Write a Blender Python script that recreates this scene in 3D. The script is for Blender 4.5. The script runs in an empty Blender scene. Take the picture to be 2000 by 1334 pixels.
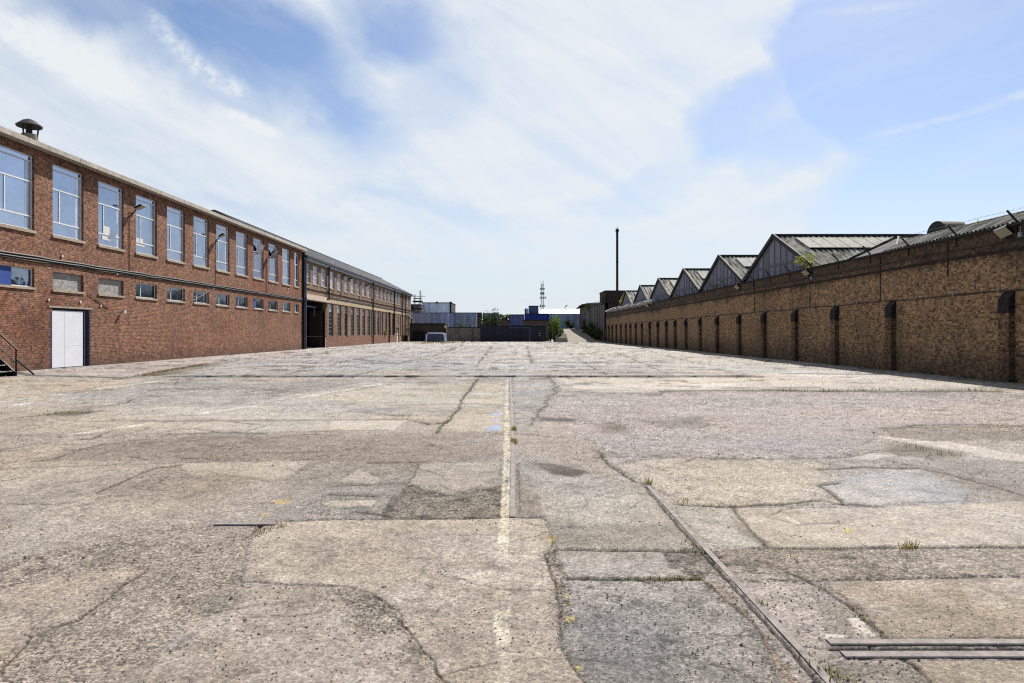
import bpy, math, random
import numpy as np
from mathutils import Vector, Matrix
R = math.radians
rnd = random.Random(7)
scene = bpy.context.scene
COL = scene.collection
F, CX, HY, H = 1333.0, 1005.0, 650.0, 1.6      # focal length in px of the 2000 px photo, vanishing point, eye height

def gp(x, y):                                   # photo pixel -> point on the ground
    Y = F*H/(y-HY)
    return ((x-CX)/F*Y, Y)
def lin(c):
    out = []
    for v in c:
        v = v/255.0
        out.append(v/12.92 if v <= 0.04045 else ((v+0.055)/1.055)**2.4)
    return out

# ---------------------------------------------------------------- mesh builder
class MB:
    def __init__(s): s.v = []; s.f = []; s.smooth = False
    def quad(s, a, b, c, d):
        n = len(s.v); s.v += [a, b, c, d]; s.f.append((n, n+1, n+2, n+3))
    def tri(s, a, b, c):
        n = len(s.v); s.v += [a, b, c]; s.f.append((n, n+1, n+2))
    def box(s, x0, x1, y0, y1, z0, z1):
        n = len(s.v)
        s.v += [(x0,y0,z0),(x1,y0,z0),(x1,y1,z0),(x0,y1,z0),(x0,y0,z1),(x1,y0,z1),(x1,y1,z1),(x0,y1,z1)]
        for q in ((0,3,2,1),(4,5,6,7),(0,1,5,4),(1,2,6,5),(2,3,7,6),(3,0,4,7)): s.f.append(tuple(n+i for i in q))
    def obox(s, c, ax, ay, az):                # oriented box, half axes
        c = Vector(c); ax, ay, az = Vector(ax), Vector(ay), Vector(az); n = len(s.v)
        for k in (-1,1):
            for i, j in ((-1,-1),(1,-1),(1,1),(-1,1)): s.v.append(tuple(c+ax*i+ay*j+az*k))
        for q in ((0,3,2,1),(4,5,6,7),(0,1,5,4),(1,2,6,5),(2,3,7,6),(3,0,4,7)): s.f.append(tuple(n+i for i in q))
    def bar(s, p, q, w, h=None):
        p, q = Vector(p), Vector(q); h = h or w; d = (q-p); L = d.length/2; d.normalize()
        up = Vector((0,0,1)) if abs(d.z) < .95 else Vector((1,0,0))
        a = d.cross(up).normalized(); b = a.cross(d)
        s.obox((p+q)/2, d*L, a*(w/2), b*(h/2))
    def tube(s, pts, r, n=8, cap=True):
        pts = [Vector(p) for p in pts]; base = len(s.v); m = len(pts)
        rr = r if isinstance(r, (list, tuple)) else [r]*m
        for i, p in enumerate(pts):
            d = (pts[min(i+1,m-1)]-pts[max(i-1,0)]).normalized()
            up = Vector((0,0,1)) if abs(d.z) < .9 else Vector((1,0,0))
            a = d.cross(up).normalized(); b = a.cross(d)
            for k in range(n):
                t = 2*math.pi*k/n; s.v.append(tuple(p+a*math.cos(t)*rr[i]+b*math.sin(t)*rr[i]))
        for i in range(m-1):
            for k in range(n):
                k2 = (k+1) % n
                s.f.append((base+i*n+k, base+i*n+k2, base+(i+1)*n+k2, base+(i+1)*n+k))
        if cap:
            s.f.append(tuple(base+k for k in range(n))[::-1]); s.f.append(tuple(base+(m-1)*n+k for k in range(n)))
    def lathe(s, prof, c, n=20):               # prof [(r,z)] around vertical axis at c
        base = len(s.v)
        for r_, z in prof:
            for k in range(n):
                t = 2*math.pi*k/n; s.v.append((c[0]+r_*math.cos(t), c[1]+r_*math.sin(t), c[2]+z))
        for i in range(len(prof)-1):
            for k in range(n):
                k2 = (k+1) % n
                s.f.append((base+i*n+k, base+i*n+k2, base+(i+1)*n+k2, base+(i+1)*n+k))
    def prism(s, poly, lo, hi, axis):          # poly in the two other axes
        n = len(s.v); m = len(poly)
        def P(u, v, w):
            return {'x': (w,u,v), 'y': (u,w,v), 'z': (u,v,w)}[axis]
        for w in (lo, hi): s.v += [P(u, v, w) for u, v in poly]
        for i in range(m):
            j = (i+1) % m; s.f.append((n+i, n+j, n+m+j, n+m+i))
        s.f.append(tuple(n+i for i in range(m))[::-1]); s.f.append(tuple(n+m+i for i in range(m)))
    def corr(s, p, u, v, pitch, amp, nrm, trap=False, thick=0.0):   # corrugated sheet: ribs run along v, waves along u
        p, u, v, nrm = Vector(p), Vector(u), Vector(v), Vector(nrm).normalized()
        k = max(2, int(u.length/pitch)); st = []
        for i in range(k):
            if trap: st += [(i+0.0, 0), (i+.15, 1), (i+.35, 1), (i+.5, 0)]
            else: st += [(i+0.0, -.5), (i+.25, 0), (i+.5, .5), (i+.75, 0)]
        st.append((k, 0 if trap else -.5)); base = len(s.v)
        for t, a in st:
            q = p+u*(t/k)+nrm*(a*amp); s.v.append(tuple(q)); s.v.append(tuple(q+v))
        for i in range(len(st)-1):
            s.f.append((base+2*i, base+2*i+2, base+2*i+3, base+2*i+1))
    def build(s, name, mat, parent=None, smooth=False, origin=None):
        o0 = Vector((0,0,0))
        if parent is not None: o0 = Vector(parent.get('_o', (0,0,0)))
        elif origin is not None: o0 = Vector(origin)
        me = bpy.data.meshes.new(name)
        me.from_pydata([(x-o0.x, y-o0.y, z-o0.z) for x, y, z in s.v], [], s.f); me.update()
        if smooth:
            me.polygons.foreach_set('use_smooth', [True]*len(me.polygons))
        me.materials.append(mat)
        o = bpy.data.objects.new(name, me); COL.objects.link(o)
        o['_o'] = tuple(o0)
        if parent is not None: o.parent = parent
        else: o.location = o0
        return o

def tag(o, label=None, cat=None, group=None, kind=None):
    if label: o['label'] = label
    if cat: o['category'] = cat
    if group: o['group'] = group
    if kind: o['kind'] = kind
    return o
def thing(name, label, cat, loc, group=None):
    o = bpy.data.objects.new(name, None); COL.objects.link(o); o.location = loc; o['_o'] = tuple(loc); o.empty_display_size = .2
    return tag(o, label, cat, group)
def children(o): return [c for c in bpy.data.objects if c.parent == o]
def dup_part(o, d, parent=None):               # copy of a part and its sub-parts, moved by d
    c = o.copy(); COL.objects.link(c); c.location = Vector(o.location)+Vector(d)
    if parent is not None: c.parent = parent
    for k in children(o):
        e = k.copy(); COL.objects.link(e); e.parent = c
    return c
def dup_thing(o, loc, rz=None, scale=None, label=None):
    c = o.copy(); COL.objects.link(c); c.location = loc
    if rz is not None: c.rotation_euler[2] = rz
    if scale is not None: c.scale = scale if isinstance(scale, tuple) else (scale,)*3
    if label: c['label'] = label
    for k in children(o):
        e = k.copy(); COL.objects.link(e); e.parent = c
        for g in children(k):
            h = g.copy(); COL.objects.link(h); h.parent = e
    return c

# ---------------------------------------------------------------- materials
class NT:
    def __init__(s, name):
        s.m = bpy.data.materials.new(name); s.m.use_nodes = True; s.t = s.m.node_tree; s.t.nodes.clear()
        s.out = s.n('ShaderNodeOutputMaterial')
    def n(s, typ, **kw):
        o = s.t.nodes.new(typ)
        for k, v in kw.items():
            if k.startswith('i_'):
                o.inputs[k[2:].replace('_', ' ')].default_value = v
            else: setattr(o, k, v)
        return o
    def l(s, a, b): s.t.links.new(a, b)
    def val(s, sock, v):
        if hasattr(v, 'links') or isinstance(v, bpy.types.NodeSocket): s.l(v, sock)
        else: sock.default_value = v
    def math(s, op, a, b=0.0, c=None, clamp=False):
        m = s.n('ShaderNodeMath', operation=op); m.use_clamp = clamp
        s.val(m.inputs[0], a); s.val(m.inputs[1], b)
        if c is not None: s.val(m.inputs[2], c)
        return m.outputs[0]
    def mix(s, f, a, b, typ='MIX'):
        m = s.n('ShaderNodeMix', data_type='RGBA', blend_type=typ)
        s.val(m.inputs[0], f)
        for sock, v in ((m.inputs[6], a), (m.inputs[7], b)):
            if isinstance(v, bpy.types.NodeSocket): s.l(v, sock)
            else: sock.default_value = (*v[:3], 1)
        return m.outputs[2]
    def noise(s, vec, scale, detail=4, rough=.55, dist=0):
        o = s.n('ShaderNodeTexNoise'); s.l(vec, o.inputs['Vector'])
        o.inputs['Scale'].default_value = scale; o.inputs['Detail'].default_value = detail
        o.inputs['Roughness'].default_value = rough; o.inputs['Distortion'].default_value = dist
        return o.outputs['Fac']
    def ramp(s, f, a, b, c0=0.0, c1=1.0, smooth=True):
        m = s.n('ShaderNodeMapRange'); m.interpolation_type = 'SMOOTHSTEP' if smooth else 'LINEAR'
        s.val(m.inputs[0], f); m.inputs[1].default_value = a; m.inputs[2].default_value = b
        m.inputs[3].default_value = c0; m.inputs[4].default_value = c1
        return m.outputs[0]
    def pos(s): return s.n('ShaderNodeNewGeometry').outputs['Position']
    def scl(s, vec, sx, sy, sz):
        m = s.n('ShaderNodeVectorMath', operation='MULTIPLY'); s.l(vec, m.inputs[0]); m.inputs[1].default_value = (sx, sy, sz)
        return m.outputs[0]
    def principled(s, col, rough=.8, metal=0.0, bump=None, bstr=.3, bdist=.01, spec=.3):
        p = s.n('ShaderNodeBsdfPrincipled')
        if isinstance(col, bpy.types.NodeSocket): s.l(col, p.inputs['Base Color'])
        else: p.inputs['Base Color'].default_value = (*col[:3], 1)
        s.val(p.inputs['Roughness'], rough); p.inputs['Metallic'].default_value = metal
        p.inputs['Specular IOR Level'].default_value = spec
        if bump is not None:
            b = s.n('ShaderNodeBump'); s.l(bump, b.inputs['Height']); b.inputs['Strength'].default_value = bstr
            b.inputs['Distance'].default_value = bdist; s.l(b.outputs[0], p.inputs['Normal'])
        s.l(p.outputs[0], s.out.inputs[0])
        return p

def mat_plain(name, rgb, rough=.7, metal=0.0, var=.25, scale=3.0, streak=False, spec=.3, bump=.15, k=.62):
    t = NT(name); c = [v*k for v in lin(rgb)]; P = t.pos()
    v = t.scl(P, 1, 1, .18) if streak else P
    n = t.noise(v, scale, 6, .62); n2 = t.noise(v, scale*7, 4, .6)
    f = t.math('ADD', t.math('MULTIPLY', n, .65), t.math('MULTIPLY', n2, .35))
    f = t.ramp(f, .3, .7)
    col = t.mix(f, [x*(1-var) for x in c], [min(1, x*(1+var)) for x in c])
    t.principled(col, rough, metal, n2, bump, .01, spec)
    return t.m

def mat_brick(name, c1, c2, mortar, dark=(40,36,34), stain=.35, topz=None, footz=None, bw=.225, bh=.075, soot=1.0, patch=None, mort=.011, cellk=2.0, burnt=.5):
    t = NT(name); g = t.n('ShaderNodeNewGeometry'); sp = t.n('ShaderNodeSeparateXYZ'); t.l(g.outputs['Position'], sp.inputs[0])
    sn = t.n('ShaderNodeSeparateXYZ'); t.l(g.outputs['True Normal'], sn.inputs[0])
    ay = t.math('GREATER_THAN', t.math('ABSOLUTE', sn.outputs[1]), .7)
    u = t.math('ADD', t.math('MULTIPLY', sp.outputs[0], ay), t.math('MULTIPLY', sp.outputs[1], t.math('SUBTRACT', 1.0, ay)))
    cb = t.n('ShaderNodeCombineXYZ'); t.l(u, cb.inputs[0]); t.l(sp.outputs[2], cb.inputs[1])
    P = g.outputs['Position']
    b = t.n('ShaderNodeTexBrick'); t.l(cb.outputs[0], b.inputs['Vector'])
    b.inputs['Scale'].default_value = 1.0; b.inputs['Brick Width'].default_value = bw; b.inputs['Row Height'].default_value = bh
    b.inputs['Mortar Size'].default_value = mort; b.inputs['Mortar Smooth'].default_value = .2; b.inputs['Bias'].default_value = 0
    b.inputs['Color1'].default_value = (*lin(c1), 1); b.inputs['Color2'].default_value = (*lin(c2), 1)
    b.inputs['Mortar'].default_value = (*lin(mortar), 1)
    n = t.noise(P, .35, 6, .62); n2 = t.noise(P, 2.2, 5, .6); n3 = t.noise(t.scl(P, 1, 1, .2), 1.6, 4)
    # odd single bricks burnt dark or pale
    sc = t.n('ShaderNodeVectorMath', operation='DIVIDE'); t.l(cb.outputs[0], sc.inputs[0]); sc.inputs[1].default_value = (bw, bh, 1)
    s3_ = t.n('ShaderNodeSeparateXYZ'); t.l(sc.outputs[0], s3_.inputs[0]); row = t.math('FLOOR', s3_.outputs[1])
    cc = t.n('ShaderNodeCombineXYZ'); t.l(t.math('MULTIPLY', t.math('MULTIPLY_ADD', row, .5, s3_.outputs[0]), cellk), cc.inputs[0]); t.l(s3_.outputs[1], cc.inputs[1])
    fl = t.n('ShaderNodeVectorMath', operation='FLOOR'); t.l(cc.outputs[0], fl.inputs[0])
    wn = t.n('ShaderNodeTexWhiteNoise', noise_dimensions='2D'); t.l(fl.outputs[0], wn.inputs['Vector'])
    col = t.mix(t.math('MULTIPLY', t.ramp(wn.outputs[0], .62, .95), burnt), b.outputs['Color'], lin(dark))
    col = t.mix(t.math('MULTIPLY', t.ramp(wn.outputs[0], .0, .10, 1, 0), .45), col, lin(mortar))
    sw3 = t.n('ShaderNodeSeparateColor'); t.l(wn.outputs['Color'], sw3.inputs[0]); bv = t.ramp(sw3.outputs[1], 0, 1, .62, 1.42, False)
    vm = t.n('ShaderNodeVectorMath', operation='SCALE'); t.l(col, vm.inputs[0]); t.l(bv, vm.inputs['Scale']); col = vm.outputs[0]
    if patch:
        col = t.mix(t.math('MULTIPLY', t.ramp(t.noise(P, .17, 3), .5, .62), .55), col, lin(patch), 'MULTIPLY')
    col = t.mix(t.math('MULTIPLY', t.ramp(n, .45, .75), stain), col, lin(dark))
    col = t.mix(t.math('MULTIPLY', t.ramp(n3, .5, .75), stain*.7), col, lin(dark))
    col = t.mix(.3, col, t.mix(n2, (.35,.35,.35), (1.6,1.6,1.6)), 'MULTIPLY')
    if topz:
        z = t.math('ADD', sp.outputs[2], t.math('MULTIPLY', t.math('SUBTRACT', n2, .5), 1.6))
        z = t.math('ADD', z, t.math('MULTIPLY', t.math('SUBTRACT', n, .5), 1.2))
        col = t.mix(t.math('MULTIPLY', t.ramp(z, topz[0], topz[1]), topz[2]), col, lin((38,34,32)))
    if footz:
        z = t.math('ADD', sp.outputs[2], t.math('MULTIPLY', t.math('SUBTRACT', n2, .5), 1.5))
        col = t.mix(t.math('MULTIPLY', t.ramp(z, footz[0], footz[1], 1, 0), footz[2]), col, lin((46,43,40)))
    h = t.math('ADD', t.math('MULTIPLY', b.outputs['Fac'], -1.0), t.math('MULTIPLY', n2, .3))
    t.principled(col, .9, 0, h, .55, .008, .15)
    return t.m

def mat_glass(name, base, refl=.5, rough=.03, dust=.5):
    t = NT(name); P = t.pos()
    d = t.n('ShaderNodeBsdfDiffuse'); n = t.noise(P, .9, 5, .6); n2 = t.noise(P, 6, 3)
    c = [q_*.8 for q_ in lin(base)]; col = t.mix(t.ramp(n, .35, .7), [x*(1-dust) for x in c], [min(1, x*(1+dust)) for x in c]); t.l(col, d.inputs[0])
    oi = t.n('ShaderNodeObjectInfo'); hv = t.n('ShaderNodeHueSaturation'); t.l(col, hv.inputs['Color']); t.l(t.math('MULTIPLY_ADD', oi.outputs['Random'], 1.1, .55), hv.inputs['Value']); t.l(hv.outputs[0], d.inputs[0])
    g = t.n('ShaderNodeBsdfGlossy'); g.inputs['Roughness'].default_value = rough; t.l(t.mix(t.math('MULTIPLY_ADD', oi.outputs['Random'], .6, t.math('MULTIPLY', n, .4)), (.40,.46,.60), (.80,.83,.90)), g.inputs['Color'])
    bp = t.n('ShaderNodeBump'); t.l(t.noise(P, .8, 3), bp.inputs['Height']); bp.inputs['Strength'].default_value = .22; bp.inputs['Distance'].default_value = .05
    t.l(bp.outputs[0], g.inputs['Normal'])
    m = t.n('ShaderNodeMixShader'); t.val(m.inputs[0], t.math('ADD', t.math('ADD', t.math('MULTIPLY', n2, .22), refl-.22), t.math('MULTIPLY', oi.outputs['Random'], .22))); t.l(d.outputs[0], m.inputs[1]); t.l(g.outputs[0], m.inputs[2])
    t.l(m.outputs[0], t.out.inputs[0])
    return t.m

def mat_sheet(name, rgb, dark, light, k=.62, rough=.6, band=1.1):   # streaked metal cladding
    t = NT(name); P = t.pos(); sp = t.n('ShaderNodeSeparateXYZ'); t.l(P, sp.inputs[0])
    n = t.noise(t.scl(P, 1, 1, .12), 1.6, 6, .65); n2 = t.noise(t.scl(P, 1, 1, .3), 6, 4)
    ux = t.math('FLOOR', t.math('DIVIDE', t.math('ADD', sp.outputs[0], sp.outputs[1]), band))
    w = t.n('ShaderNodeTexWhiteNoise', noise_dimensions='1D'); t.l(ux, w.inputs['W'])
    col = t.mix(t.ramp(n, .35, .6), [x*k for x in lin(dark)], [x*k for x in lin(rgb)])
    col = t.mix(t.math('MULTIPLY', t.ramp(n2, .58, .75), .6), col, [x*k for x in lin(light)])
    col = t.mix(.5, col, t.mix(w.outputs[0], (.6,.6,.6), (1.35,1.35,1.35)), 'MULTIPLY')
    t.principled(col, rough, 0, n2, .2, .01, .3)
    return t.m

def mat_rib(name, ax):        # old cement sheets: rib light and shade painted as strokes, moss blotches over
    t = NT(name); P = t.pos(); v = t.scl(P, .5, 6, .5) if ax[0] else t.scl(P, 6, .5, .5)
    n = t.noise(v, 1.0, 5, .65); n2 = t.noise(P, 1.3, 5, .65); n3 = t.noise(P, 9, 4, .7)
    col = t.mix(t.ramp(n, .38, .62), lin((78,78,72)), lin((168,166,156)))
    col = t.mix(t.math('MULTIPLY', t.ramp(n2, .48, .68), .6), col, lin((74,72,58)))
    col = t.mix(.5, col, t.mix(n3, (.3,.3,.3), (1.7,1.7,1.7)), 'MULTIPLY')
    t.principled(col, .95, 0, n3, .4, .01, .1)
    return t.m
def mat_leaf(name, a, b, trans=.35):
    t = NT(name); oi = t.n('ShaderNodeNewGeometry')
    P = oi.outputs['Position']; n = t.noise(P, 2.5, 3); wn = oi.outputs['Random Per Island']
    f = t.math('ADD', t.math('MULTIPLY', n, .5), t.math('MULTIPLY', wn, .5))
    col = t.mix(t.ramp(f, .25, .75), lin(a), lin(b))
    d = t.n('ShaderNodeBsdfDiffuse'); t.l(col, d.inputs[0]); tr = t.n('ShaderNodeBsdfTranslucent'); t.l(col, tr.inputs[0])
    m = t.n('ShaderNodeMixShader'); m.inputs[0].default_value = trans; t.l(d.outputs[0], m.inputs[1]); t.l(tr.outputs[0], m.inputs[2]); t.l(m.outputs[0], t.out.inputs[0])
    return t.m

M = {}
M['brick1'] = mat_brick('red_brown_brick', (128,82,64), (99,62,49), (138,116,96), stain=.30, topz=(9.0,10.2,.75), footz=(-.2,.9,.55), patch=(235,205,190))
M['brick2'] = mat_brick('brown_brick', (124,96,74), (100,76,60), (144,126,106), stain=.4, patch=(225,215,180))
M['brick2foot'] = mat_brick('red_plinth_brick', (128,82,66), (106,68,56), (134,112,96), stain=.2)
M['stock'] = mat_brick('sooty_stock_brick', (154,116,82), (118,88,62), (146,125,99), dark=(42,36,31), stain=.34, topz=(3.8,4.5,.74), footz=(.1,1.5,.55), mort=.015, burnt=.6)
M['stockpier'] = mat_brick('shade_dark_pier_brick', (122,92,66), (88,66,48), (112,96,76), dark=(34,29,26), stain=.5, footz=(.1,1.5,.5), mort=.013, burnt=.7)  # stock brick copy, darkened to deepen the piers' shaded sides
M['stockcap'] = mat_brick('dark_engineering_brick', (46,41,42), (34,31,33), (44,40,39), stain=.3)
M['farbrick'] = mat_brick('dull_brown_brick', (112,94,80), (90,76,64), (118,106,94), stain=.5)
M['paintbrick'] = mat_brick('flaking_white_painted_brick', (150,134,124), (100,84,78), (150,140,130), stain=.6)
M['concrete'] = mat_plain('weathered_concrete', (188,180,168), .9, var=.35, scale=4)
M['lintel'] = mat_plain('stained_buff_concrete', (188,168,138), .9, var=.3, scale=2.5)
M['stone_sill'] = mat_plain('pale_sill_stone', (178,162,144), .9, var=.3, scale=5)
M['white'] = mat_plain('white_window_paint', (214,216,218), .55, var=.12, scale=5, k=.85)
M['board'] = mat_plain('white_door_board', (212,214,222), .6, var=.06, scale=1.5, bump=.03, k=.85)
M['blue'] = mat_plain('bright_blue_paint', (40,76,160), .6, var=.2)
M['black'] = mat_plain('black_metal', (34,33,36), .55, var=.3, scale=6)
M['cable'] = mat_plain('black_cable', (38,36,36), .6, var=.3, scale=6)
M['pipegrey'] = mat_plain('blue_grey_pipe', (112,118,150), .5, var=.2, scale=3)
M['darkgap'] = mat_plain('dark_cast_iron', (30,28,30), .8)
M['gutter'] = mat_plain('pale_grey_gutter', (176,180,192), .5, var=.15, scale=3)
M['slate'] = mat_sheet('dark_slate_metal_roof', (66,68,84), (46,48,62), (96,98,112), rough=.5)
M['roofend'] = mat_plain('dark_blue_grey_verge', (52,56,76), .7, var=.15)
M['glass'] = mat_glass('dusty_sky_glass', (46,58,90), .60, .04)
M['glass_dark'] = mat_glass('dark_dirty_glass', (48,54,64), .30, .08)
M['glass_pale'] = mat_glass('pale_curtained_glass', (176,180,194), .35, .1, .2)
M['wired'] = mat_plain('grey_mottled_board', (165,162,160), .9, var=.55, scale=9)
M['darkroom'] = mat_plain('dark_interior_brick', (58,50,46), .95, var=.3)
M['gablewood'] = mat_sheet('grey_gable_boarding', (104,104,116), (80,80,92), (130,130,138), rough=.8, band=.45, k=1.3)
M['asbestos'] = mat_plain('mossy_cement_sheet', (124,122,114), .95, var=.7, scale=2.6, bump=.4, k=1.0)
M['ribbed'] = mat_rib('rib_shaded_mossy_sheet', (0,1))
M['ribbedx'] = mat_rib('rib_shaded_mossy_sheet_near', (1,0))
M['skylight'] = mat_plain('frosted_rooflight', (158,160,152), .85, var=.5, scale=2.2, k=.42)
M['coverstrip'] = mat_plain('grey_cover_strip', (96,94,100), .85, var=.3, k=1.0)
M['verge'] = mat_plain('dark_verge_board', (52,50,54), .8, var=.4)
M['floodbox'] = mat_plain('dark_bronze_housing', (44,40,38), .5)
M['lens'] = mat_plain('yellowed_lamp_glass', (196,190,160), .3, var=.1)
M['rail'] = mat_plain('rusty_lilac_rail_steel', (134,125,122), .85, 0.0, var=.42, scale=11)
M['blackclad'] = mat_sheet('black_metal_cladding', (44,44,54), (36,36,46), (60,60,70), k=1.2, band=2.3)
M['hoard'] = mat_sheet('blue_grey_hoarding', (120,125,145), (88,93,114), (172,178,194), band=1.6, k=1.9)
M['hoard2'] = mat_sheet('dull_grey_steel_sheet', (108,116,134), (86,94,112), (140,146,158), band=2.2, k=1.7)
M['greybld'] = mat_sheet('pale_grey_panel', (168,178,184), (140,150,160), (190,196,200), band=4.1, k=1.7)
M['bluebox'] = mat_sheet('blue_container_steel', (88,99,138), (68,78,114), (122,130,160), k=1.5)
M['strongblue'] = mat_sheet('strong_blue_sheet', (48,64,136), (38,50,110), (74,90,164), k=1.1)
M['louvre'] = mat_plain('dark_louvre', (70,78,100), .6, var=.25, k=1.1)
M['whiteroof'] = mat_plain('white_sheet_roof', (226,226,230), .4, var=.05, scale=.6)
M['rust'] = mat_plain('rusted_iron', (110,70,48), .9, var=.4)
M['mast'] = mat_plain('galvanised_mast', (92,94,104), .6)
M['scaff'] = mat_plain('galvanised_scaffold', (130,134,140), .5)
M['tarp'] = mat_plain('dirty_white_tarpaulin', (196,194,190), .8, var=.35, scale=2.5)
M['oldsheet'] = mat_sheet('dark_weathered_sheet', (84,78,74), (62,56,54), (120,116,110), band=2.8, k=1.0)
M['darkbld'] = mat_plain('soot_black_render', (46,44,46), .9, var=.3)
M['brownwall'] = mat_plain('dark_brown_render', (74,66,56), .95, var=.35, scale=.6, k=.9)
M['paper'] = mat_plain('white_paper', (232,232,230), .8, var=.04)
M['leaf_dark'] = mat_leaf('dark_green_leaves', (30,44,22), (84,98,52))
M['leaf_bright'] = mat_leaf('bright_green_leaves', (56,80,32), (126,146,66))
M['leaf_yellow'] = mat_leaf('yellow_green_leaves', (96,108,36), (168,168,72))
M['grass'] = mat_leaf('yellowing_grass', (84,88,40), (150,140,76), .25)
M['dry'] = mat_leaf('dry_brown_weed', (92,72,44), (150,124,82), .2)
M['bark'] = mat_plain('brown_bark', (84,70,56), .9)
M['pebble'] = mat_plain('loose_grit', (120,112,104), .9, var=.5, scale=20)
# ================================================================ GROUND
def _h(ix, iy, seed):
    x = (ix.astype(np.int64)*374761393 + iy.astype(np.int64)*668265263 + seed*1442695041) & 0xffffffff
    x = ((x ^ (x >> 13))*1274126177) & 0xffffffff
    x = (x ^ (x >> 16)) & 0xffffffff
    return (x/4294967295.0).astype(np.float32)
def vn(x, y, seed=0):
    ix = np.floor(x); iy = np.floor(y); fx = (x-ix).astype(np.float32); fy = (y-iy).astype(np.float32)
    fx = fx*fx*(3-2*fx); fy = fy*fy*(3-2*fy)
    a = _h(ix, iy, seed); b = _h(ix+1, iy, seed); c = _h(ix, iy+1, seed); d = _h(ix+1, iy+1, seed)
    return (a+(b-a)*fx)*(1-fy)+(c+(d-c)*fx)*fy
def fbm(x, y, o=4, seed=0, g=.55):
    s = 0; a = 1.0; t = 0
    for i in range(o):
        s = s+a*vn(x, y, seed+i*17); t += a; a *= g; x = x*2.03+11.3; y = y*2.03+7.7
    return s/t
def sstep(v, a, b):
    t = np.clip((v-a)/(b-a), 0, 1); return t*t*(3-2*t)

NR, NC = 760, 1700
inv = np.linspace(1/1.9, 1/175.0, NR)
rowsY = 1/inv
YK = 24.5
rowsY = np.sort(np.concatenate([rowsY[(rowsY < YK-.12) | (rowsY > YK+.16)], [YK-.1, YK-.04, YK, YK+.02, YK+.08, YK+.14], np.linspace(-3, 1.85, 60)]))
NR = len(rowsY)
uu = np.linspace(-1, 1, NC); uu = uu*(.55+.45*uu*uu)*1.55        # denser near the middle
GY, GU = np.meshgrid(rowsY, uu, indexing='ij')
GX = GU*(np.maximum(GY, 1.5)+1.0)
GX = GX.ravel(); GY = GY.ravel()
# the lip of the raised slab is not ruler straight
lipoff = (fbm(GX*.7, GX*0+3.1, 4, 91)-.5)*.22
near = np.exp(-((GY-YK)/.5)**2)
GYs = GY+lipoff*near
N = len(GX)
X = GX.astype(np.float64); Y = GYs.astype(np.float64)
n_big = fbm(X*.16+5, Y*.16, 4, 1); n_mid = fbm(X*.9, Y*.9, 4, 2); n_fine = fbm(X*6, Y*6, 4, 3); n_grit = fbm(X*40, Y*40, 3, 4)
n_st = fbm(X*.35, Y*1.6, 4, 5)
w1 = fbm(X*1.7, Y*1.7, 5, 6)-.5; w2 = fbm(X*1.7+40, Y*1.7+9, 5, 7)-.5
w1c = fbm(X*34, Y*34, 3, 12)-.5; w2c = fbm(X*34+3, Y*34+8, 3, 13)-.5
w1b = fbm(X*9, Y*9, 4, 8)-.5; w2b = fbm(X*9+31, Y*9+5, 4, 9)-.5
def C(r, g, b): return np.array(lin((r, g, b)), dtype=np.float32)
col = np.zeros((N, 3), np.float32); coarse = np.full(N, .55, np.float32); dark = np.zeros(N, np.float32); hgt = np.zeros(N, np.float32)
def lay(mask, c):
    global col
    col += (c-col)*mask[:, None]
# broad zones
col[:] = C(170, 157, 143)
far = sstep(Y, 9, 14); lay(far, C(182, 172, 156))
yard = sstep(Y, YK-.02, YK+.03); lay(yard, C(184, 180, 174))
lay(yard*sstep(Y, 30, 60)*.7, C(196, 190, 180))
lay(sstep(n_big, .42, .62)*.4, C(176, 172, 172))
lay(sstep(n_big, .55, .35)*.28, C(178, 160, 140))
lay(sstep(X, 1, 6)*sstep(Y, 2, 5)*(1-far)*.3, C(180, 172, 162))
coarse += (.25-.55)*far*.6

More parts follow.
